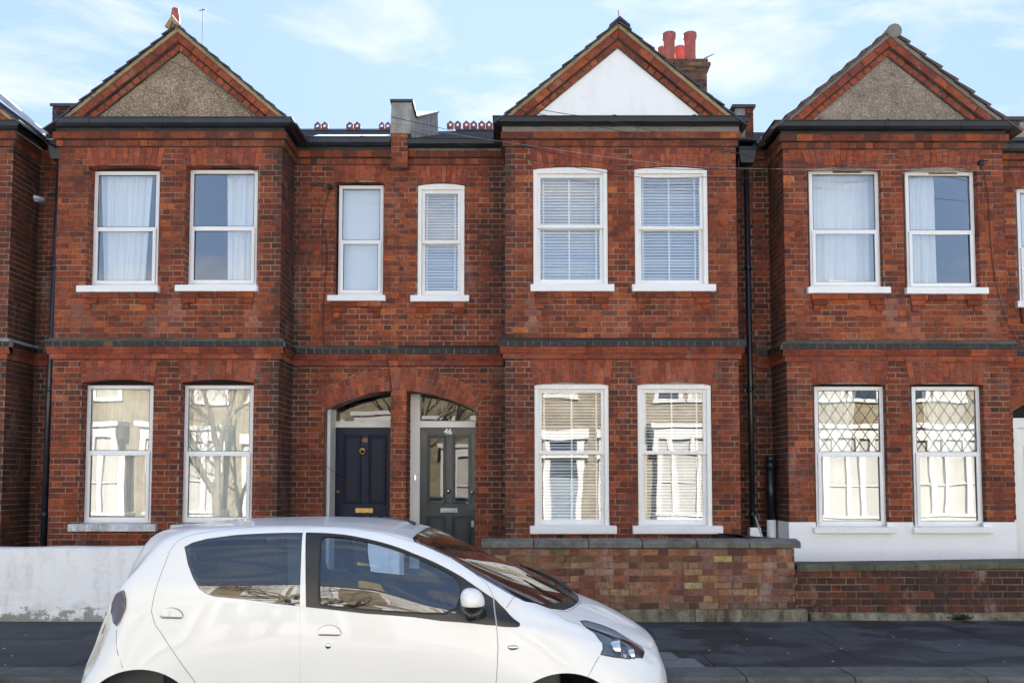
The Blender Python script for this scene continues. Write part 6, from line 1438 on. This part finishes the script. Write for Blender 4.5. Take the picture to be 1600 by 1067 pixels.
# windscreen and hatch glass in section parameters: t from near cantrail to far
ti = lambda x: float(np.interp(x, XS, np.arange(NX)))
def ws_outline():
    side = [(-.555, 5.12), (-.40, 5.06), (-.2, 5.02), (0, 5.0), (.07, 5.02), (.13, 5.2)]
    near = [(ti(x), t * SUB) for x, t in side]
    bot = [(ti(.22), 5.6 * SUB), (ti(.30), 6.1 * SUB), (ti(.345), 6.6 * SUB), (ti(.36), 7 * SUB)]
    top = [(ti(-.60), 5.5 * SUB), (ti(-.585), 6.0 * SUB)[0:2], (ti(-.565), 7 * SUB)]
    top = [(ti(-.575), 5.45 * SUB), (ti(-.575), 6 * SUB), (ti(-.57), 7 * SUB)]
    half = top[::-1] + near + bot
    far = [(i, 2 * NT - t) for i, t in half[::-1]][1:-1]
    return half + far
wsn = [pixtop(*p) for p in ((664.5, 830.5), (652, 833.5), (643, 838), (690, 860.6), (719, 874), (746, 892), (780, 910), (807, 925.8), (825, 934.8), (852, 943.8))]
ws = ws_outline()
# black scuttle panel between windscreen and bonnet
cw_half = [(ti(.13), 5.2 * SUB), (ti(.215), 5.25 * SUB), (ti(.30), 5.55 * SUB), (ti(.37), 6.1 * SUB), (ti(.415), 6.6 * SUB), (ti(.43), 7 * SUB)]
bot = [(ti(.36), 7 * SUB), (ti(.345), 6.6 * SUB), (ti(.30), 6.1 * SUB), (ti(.22), 5.6 * SUB)]
cowl = cw_half + [(i, 2 * NT - t) for i, t in cw_half[::-1]][1:] + [(i, 2 * NT - t) for i, t in bot[::-1]] + bot[1:]
# bonnet
bn_half = [(ti(.445), 7 * SUB), (ti(.43), 6.6 * SUB), (ti(.385), 6.1 * SUB), (ti(.315), 5.52 * SUB), (ti(.225), 5.18 * SUB), (ti(.30), 4.92 * SUB), (ti(.45), 4.8 * SUB), (ti(.60), 4.7 * SUB), (ti(.74), 4.75 * SUB), (ti(.82), 4.95 * SUB), (ti(.868), 5.5 * SUB), (ti(.89), 6.1 * SUB), (ti(.90), 7 * SUB)]
bonnet = bn_half + [(i, 2 * NT - t) for i, t in bn_half[::-1]][1:-1]
# hatch glass
hg_half = [(ti(-2.235), 7 * SUB), (ti(-2.235), 5.4 * SUB), (ti(-2.25), 5.15 * SUB), (ti(-2.31), 5.1 * SUB), (ti(-2.345), 5.2 * SUB), (ti(-2.355), 7 * SUB)]
hatchg = hg_half + [(i, 2 * NT - t) for i, t in hg_half[::-1]][1:-1]
full = [(0, 0), (NX - 1.01, 0), (NX - 1.01, 2 * NT), (0, 2 * NT)]
G = .0029
sides = lambda p: [p, mirror(p)]
allh = []
for p in (offpoly(densify(rd, 2), G), offpoly(densify(fd, 2), G), offpoly(densify(sail, 1.5), .0005), ar, af, hl): allh += sides(p)
allh += [ws, cowl, offpoly(densify(bonnet, 2), .0032), hatchg]
body_out = full
# arches and doors reach the sill edge: clip tiny overlaps by keeping their lower edge above t=0.02
fixp = lambda p: [(i, min(max(t, .05), 2 * NT - .05)) for i, t in p]
allh = [fixp(p) for p in allh]
region('body', 'paint', full, allh)
region('bonnet', 'paint', bonnet)
region('scuttle_panel', 'trim', cowl, off=-.006)
region('windscreen', 'car_glass_clear', ws, off=-.003)
region('rear_window', 'car_glass', hatchg, off=-.003)
# dark shell just inside, seen through the panel gaps and from the cabin
inh = [fixp(p) for q in (offpoly(densify(rw, 2), -.012), offpoly(densify(gl_, 2), -.002), ar, af) for p in sides(q)] + [offpoly(densify(ws, 2), -.02), hatchg]
inner = [(14, .3), (NX - 8, .3), (NX - 8, 2 * NT - .3), (14, 2 * NT - .3)]
region('inner_lining', 'cabin', inner, inh, off=-.016)
for sd_ in (0, 1):
    mr = (lambda p: p) if sd_ == 0 else mirror
    side_lab = None
    d1 = bpy.data.objects.new('rear_door', None); COL.objects.link(d1); d1.parent = car; d1.empty_display_size = .1
    d2 = bpy.data.objects.new('front_door', None); COL.objects.link(d2); d2.parent = car; d2.empty_display_size = .1
    cutr = lambda p, a: p
    # the rear door stops at the wheel arch
    region('door_skin', 'paint', mr(fixp(rd)), [mr(fixp(rw))], parent=d1)
    region('door_skin', 'paint', mr(fixp(fd)), [mr(fixp(fw))], parent=d2)
    rwi = offpoly(densify(rw, 1.5), -.0015)
    region('glass_edge', 'trim', mr(rwi), [mr(PP([(297, 856), (305, 850), (325, 845.5), (368, 840), (420, 838), (449.5, 838), (450.5, 944.2), (435, 942.6), (379, 935), (337, 930.6), (324, 927), (313, 918), (304.5, 903), (296.5, 880.8)]))], off=-.002, parent=d1)
    region('door_glass', 'car_glass', mr(rwi), off=-.0012, parent=d1)
    region('window_frame', 'trim', mr(offpoly(densify(fw, 1.5), -.0012)), [mr(gl_)], off=-.001, parent=d2)
    region('window_seal', 'rubber', mr(offpoly(densify(smoothpoly(gl_), 1), .006)), [mr(offpoly(densify(smoothpoly(gl_), 1), -.004))], off=.003, parent=d2)
    region('door_glass', 'car_glass', mr(gl_), off=-.006, parent=d2)
    region('wing_trim', 'trim', mr(sail), off=.001)
    # handles: shallow dish with a flap
    for (hx0, hx1, hy0, hy1, par) in ((249.5, 286, 948, 975, d1), (496, 533, 975, 992, d2)):
        cy = hy0 + (hy1 - hy0) * (.55 if par is d1 else .86); c = ((hx0 + hx1) / 2, cy); rx = (hx1 - hx0) / 2; ry = 13.5
        dish = [pix(c[0] + rx * math.cos(a), c[1] + ry * math.sin(a)) for a in np.linspace(0, 2 * math.pi, 28)[:-1]]
        region('handle_recess', 'dash', mr(PP([(c[0] - rx * .93, c[1] + 1.2), (c[0] + rx * .95, c[1] + 2.6), (c[0] + rx * .9, c[1] + 4.2), (c[0] - rx * .86, c[1] + 2.6)])), off=.0016, parent=par) if False else None
        flap = [pix(c[0] + rx * math.cos(a), c[1] - ry * math.sin(a)) for a in np.linspace(-.06, math.pi - .06, 20)]
        region('door_handle', 'paint', mr(flap), off=.0, parent=par, bulge=lambda i, t: .013, step=.6)
        cl = region('handle_gap', 'trim', mr(offpoly(densify(flap, 1), .0022)), [mr(flap)], off=.0012, parent=par, step=.6)
        lip = region('handle_shade', 'cabin', mr([pix(x, y) for x, y in [(c[0] - rx * .96, c[1] + .8), (c[0] + rx * .96, c[1] + 1.4), (c[0] + rx * .8, c[1] + 3.6), (c[0] - rx * .8, c[1] + 3.0)]]), off=.0013, parent=par, step=.6)
    i, t = pix(513, 1008.5); p = surf(i, t if sd_ == 0 else 2 * NT - t); m_ = MB(); sg = -1 if sd_ == 0 else 1; m_.lathe(tuple(p), [(.0, sg * .009), (.012, sg * .008), (.016, sg * .004), (.017, -sg * .004)], 16, 'y'); m_.build('door_lock', M['chrome'], d2)
    i, t = pix(801.5, 1011); p = surf(i, t if sd_ == 0 else 2 * NT - t); m_ = MB(); m_.lathe((0, 0, 0), [(.0, sg * .013), (.02, sg * .011), (.030, sg * .006), (.033, -sg * .004)], 20, 'y'); m_.v = [(x + p[0], y + p[1], z * .48 + p[2]) for x, y, z in m_.v]; m_.build('side_repeater', M['chrome'], car)
    # headlamp
    lamp = bpy.data.objects.new('headlight', None); COL.objects.link(lamp); lamp.parent = car; lamp.empty_display_size = .1
    region('lamp_cover', 'lamp_glass', mr(hl), off=.002, parent=lamp)
    region('lamp_bezel', 'trim', mr(hl), [mr(offpoly(densify(hl, 1), -.008))], off=.0005, parent=lamp, step=.6)
    region('lamp_housing', 'alloy', mr(offpoly(densify(hl, 1), .004)), off=-.055, parent=lamp)
    ci, ct = pix(972, 1012); p0 = surf(ci, ct if sd_ == 0 else 2 * NT - ct)
    for (px, py, rr_, dd) in ((962, 1008, .045, .028), (985, 1018, .032, .022)):
        i, t = pix(px, py); p = surf(i, t); n_ = normal(i, t) * SGN; c = p - n_ * .03; yv_ = c[1] if sd_ == 0 else 2 * YCAR - c[1]
        m_ = MB(); m_.lathe((0, 0, 0), [(rr_ * 1.25, .035), (rr_ * 1.1, -.002), (rr_ * .65, -.035), (.006, -.05)], 20, 'x'); m_.v = [(x + c[0] - .0, y + yv_, z + c[2]) for x, y, z in m_.v]; m_.build('reflector', M['chrome'], lamp)
    i, t = pix(979, 1022); p = surf(i, t); n_ = normal(i, t) * SGN; c = p - n_ * .022; m_ = MB(); m_.lathe((0, 0, 0), [(.0, .014), (.010, .010), (.014, 0), (.010, -.010), (0, -.014)], 12, 'x'); m_.v = [(x + c[0], y + (c[1] if sd_ == 0 else 2 * YCAR - c[1]), z + c[2]) for x, y, z in m_.v]; m_.build('bulb', M['blind'], lamp)
    region('inner_panel', 'chrome', mr(PP([(938, 978), (948, 984), (966, 1002), (992, 1008), (990, 1016), (960, 1014), (946, 1006), (944, 992)])), off=-.026, parent=lamp)
    # tail lamp
    tl = PP([(193.5, 923), (184, 929), (178, 942), (176.5, 956), (180, 972), (184, 977), (188.5, 968.6), (195.5, 953), (197, 939)])
    region('tail_light', 'tail', mr(tl), off=.002, bulge=lambda i, t: .012, step=.5)
    region('tail_light_rim', 'dash', mr(offpoly(densify(tl, 1), .004)), [mr(tl)], off=.004, step=.5)
    # mirror
    dm = bpy.data.objects.new('door_mirror', None); COL.objects.link(dm); dm.parent = d2; dm.empty_display_size = .05
    mx0, mz0 = at(736, 939, 4.22)
    def shell(z0, z1, rx, ry, rz, nm, mt, cxo=0, czo=0):
        m_ = MB(); vs = []; A, B_ = 24, 14
        for b in range(B_ + 1):
            ph = -math.pi / 2 + math.pi * b / B_
            for a in range(A):
                th = 2 * math.pi * a / A; cx_ = abs(math.cos(ph)) ** .85 * math.copysign(1, math.cos(ph)); sx = math.copysign(abs(math.sin(ph)) ** .9, math.sin(ph))
                x = rx * cx_ * math.cos(th) * (1.0 if math.cos(th) > 0 else .8); y = ry * cx_ * math.sin(th); z = rz * sx
                z = min(max(z, z0), z1); vs.append((mx0 + cxo + x - .12 * (z), (4.23 + y) if sd_ == 0 else (2 * YCAR - 4.23 - y), mz0 + czo + z))
        m_.add(vs, [(b * A + a, b * A + (a + 1) % A, (b + 1) * A + (a + 1) % A, (b + 1) * A + a) for b in range(B_) for a in range(A)], smooth=True); return m_.build(nm, M[mt], dm)
    shell(-.026, .2, .071, .077, .068, 'mirror_shell', 'paint', 0, .0)
    shell(-.2, -.022, .075, .080, .074, 'mirror_base', 'trim', -.003, .0)
    m_ = MB(); yy = (lambda v: v if sd_ == 0 else 2 * YCAR - v); z_ = mz0 - .085
    m_.tube([(mx0 - .005, yy(4.26), z_), (mx0 + .02, yy(4.34), z_ - .006), (mx0 + .05, yy(4.42), z_ - .012)], [.028, .022, .03], 10); m_.build('mirror_arm', M['trim'], dm)
    # wheels
    for cx in (CXR, CXF):
        wv = bpy.data.objects.new('wheel', None); COL.objects.link(wv); wv.parent = car; wv.empty_display_size = .1
        sg2 = -1 if sd_ == 0 else 1; yo = YCAR + sg2 * .715
        m_ = MB(); pr = [(.19, -.07), (.25, -.078), (.276, -.07), (.284, -.05), (.285, 0), (.284, .05), (.276, .07), (.25, .078), (.19, .07)]
        m_.lathe((cx, yo, .285), pr, 40, 'y'); m_.build('tyre', M['rubber'], wv)
        m_ = MB(); f_ = sg2; m_.lathe((cx, yo, .285), [(.0, f_ * .055), (.05, f_ * .06), (.06, f_ * .045), (.17, f_ * .05), (.19, f_ * .066), (.192, -f_ * .05)], 40, 'y')
        for k in range(6):
            a = k * math.pi / 3; m_.add([(cx + r_ * math.cos(a + w_), yo + f_ * .062, .285 + r_ * math.sin(a + w_)) for r_, w_ in ((.05, -.4), (.05, .4), (.175, .16), (.175, -.16))], [(0, 1, 2, 3)])
        m_.build('rim', M['alloy'], wv)
        # arch liner
        m_ = MB(); n = 20; yi, ye = YCAR + sg2 * .45, YCAR + sg2 * .80
        vs = [(cx + (AR + .012) * math.cos(math.pi * k / n), y, .32 + (AR + .012) * math.sin(math.pi * k / n)) for y in (yi, ye - sg2 * .012) for k in range(n + 1)]
        m_.add(vs, [(k, k + 1, n + 2 + k, n + 1 + k) for k in range(n)], smooth=True); m_.add(vs[:n + 1], [tuple(range(n + 1))]); m_.build('arch_liner', M['dark'], car)
# bumper seams, spoiler, wipers
def seam(pts, mat='dark', name='panel_seam', r=.0016):
    q = densify([pix(*p) for p in pts], 1.5, False)
    for mr in (lambda a: a, mirror):
        m_ = MB(); m_.tube([tuple(surf(i, t) + normal(i, t) * SGN * -.0002) for i, t in mr(q)], r, 5); m_.build(name, M[mat], car)
seam([(936.5, 1025), (925, 1045), (917, 1060), (908, 1075)]); seam([(182, 984), (181.5, 1000), (184, 1020), (192, 1043)]); seam([(791, 949.5), (799, 938), (806, 928.5)])
for (bx0, by0, ex, ey) in ((.40, .28, .13, .02), (.395, -.18, .10, -.50)):
    m_ = MB(); z = lambda x, y: float(surf(ti(x), float(np.interp(YCAR - abs(y), [YCAR - .42, YCAR], [6 * SUB, 7 * SUB])) if True else 0)[2])
    a = Vector((bx0, YCAR - by0, z(bx0, by0) + .012)); b = Vector((ex, YCAR - ey - (.15 if by0 > 0 else 0), z(ex, ey) + .022)); m_.tube([a, a * .5 + b * .5 + Vector((0, 0, .018)), b], [.011, .008, .005], 6); m_.tube([a + (b - a) * .15 + Vector((.0, 0, .004)), b + (b - a) * .15 + Vector((0, 0, -.008))], .006, 5); m_.build('wiper', M['trim'], car)
m_ = MB(); yy = np.linspace(-.52, .52, 15)
vs = []
for y in yy:
    q_ = (y / .56) ** 2; zz = 1.372 - .03 * q_; e = .22 * q_
    vs += [(-2.08 + e * .8, YCAR + y, zz + .012), (-2.215 + e, YCAR + y, zz - .018), (-2.22 + e, YCAR + y, zz - .028), (-2.15 + e * .8, YCAR + y, zz - .05)]
m_.add(vs, [(k * 4 + a, k * 4 + (a + 1) % 4, k * 4 + 4 + (a + 1) % 4, k * 4 + 4 + a) for k in range(14) for a in range(4)], smooth=True); m_.build('spoiler', M['paint'], car)
m_ = MB(); m_.tube([(-.63, YCAR + .05, 1.415), (-.70, YCAR + .05, 1.445)], [.012, .006], 8); m_.build('aerial_base', M['trim'], car)
# nose: lower grille slot and number plate
m_ = MB(); m_.prism([(YCAR - .40, .36), (YCAR + .40, .36), (YCAR + .34, .28), (YCAR - .34, .28)], .80, .958, axis='x'); m_.build('grille', M['dark'], car, .01)
m_ = MB(); q = [pix(x, y) for x, y in [(1010.5, 1003.5), (1017, 1001), (1019.5, 1003), (1018.5, 1008.5), (1013, 1010)]]
# cabin: floor, seats, dash, steering wheel
cab = car
m_ = MB(); m_.box(-2.25, .62, YCAR - .70, YCAR + .70, .22, .30); m_.build('floor_pan', M['dark'], car)
m_ = MB(); m_.prism([(-.42, .35), (.28, .35), (.26, .90), (.02, .955), (-.12, .93), (-.22, .84), (-.25, .62)], YCAR - .68, YCAR + .68); m_.build('dashboard', M['dash'], car, .03)
m_ = MB(); m_.prism([(-2.30, .35), (-1.95, .35), (-1.95, .93), (-2.30, .96)], YCAR - .64, YCAR + .64); m_.build('parcel_shelf', M['dash'], car, .02)
def seat(x, y, nm, w_=.23):
    st = bpy.data.objects.new(nm, None); COL.objects.link(st); st.parent = car; st.location = Vector((x, y, .3)) - car.location; st.empty_display_size = .1
    m_ = MB(); m_.prism([(x - .05, .33), (x + .46, .33), (x + .50, .50), (x + .44, .54), (x - .02, .48)], y - w_, y + w_); m_.build('cushion', M['seat'], st, .04)
    m_ = MB(); n = 12
    prof = [(w_ * 1.0, .45), (w_ * 1.05, .62), (w_ * 1.0, .85), (w_ * .86, 1.0), (w_ * .62, 1.08), (w_ * .58, 1.22), (w_ * .52, 1.285), (w_ * .34, 1.31)]
    vs = []
    for hw, z in prof:
        xc = x - .04 - (z - .45) * .34; th = .075 if z < 1.0 else .05
        for k in range(n): a = 2 * math.pi * k / n; ca, sa = math.cos(a), math.sin(a); vs.append((xc + th * math.copysign(abs(ca) ** .6, ca), y + hw * math.copysign(abs(sa) ** .5, sa), z))
    m_.add(vs, [(r_ * n + k, r_ * n + (k + 1) % n, (r_ + 1) * n + (k + 1) % n, (r_ + 1) * n + k) for r_ in range(len(prof) - 1) for k in range(n)] + [tuple((len(prof) - 1) * n + k for k in range(n))], smooth=True); m_.build('backrest', M['seat'], st)
seat(-1.08, YCAR - .34, 'front_seat'); seat(-1.08, YCAR + .34, 'front_seat'); 
m_ = MB(); m_.prism([(-1.98, .33), (-1.45, .33), (-1.42, .50), (-1.86, .52), (-2.02, 1.0), (-2.10, 1.0), (-2.08, .4)], YCAR - .62, YCAR + .62); m_.build('rear_bench', M['seat'], car, .04)
for yy_ in (-.33, .33): m_ = MB(); m_.prism([(-2.11, 1.0), (-2.03, 1.0), (-2.06, 1.17), (-2.13, 1.17)], YCAR + yy_ - .13, YCAR + yy_ + .13); m_.build('rear_headrest', M['seat'], car, .03)
sw_ = bpy.data.objects.new('steering_wheel', None); COL.objects.link(sw_); sw_.parent = car; sw_.empty_display_size = .1
m_ = MB(); c = Vector((-.36, YCAR - .34, .88)); tl_ = R(62); n = 32
ring = [c + Vector((-.17 * math.sin(a) * math.cos(tl_), .17 * math.cos(a), .17 * math.sin(a) * math.sin(tl_))) for a in np.linspace(0, 2 * math.pi, n)]; m_.tube(ring, .014, 8, caps=False)
m_.build('rim', M['trim'], sw_); m_ = MB(); m_.lathe((0, 0, 0), [(0, -.03), (.06, -.02), (.06, .01), (.02, .1)], 12, 'x'); m_.v = [(x + c.x, y + c.y, z + c.z) for x, y, z in m_.v]; m_.tube([c + Vector((0, -.16, 0)), c, c + Vector((0, .16, 0))], .013, 6); m_.build('hub', M['trim'], sw_)
m_ = MB(); m_.box(-.52, -.50, YCAR - .10, YCAR + .10, 1.26, 1.32); m_.tube([(-.5, YCAR, 1.31), (-.47, YCAR, 1.345)], .008, 6); m_.build('rear_view_mirror', M['trim'], car, .01)
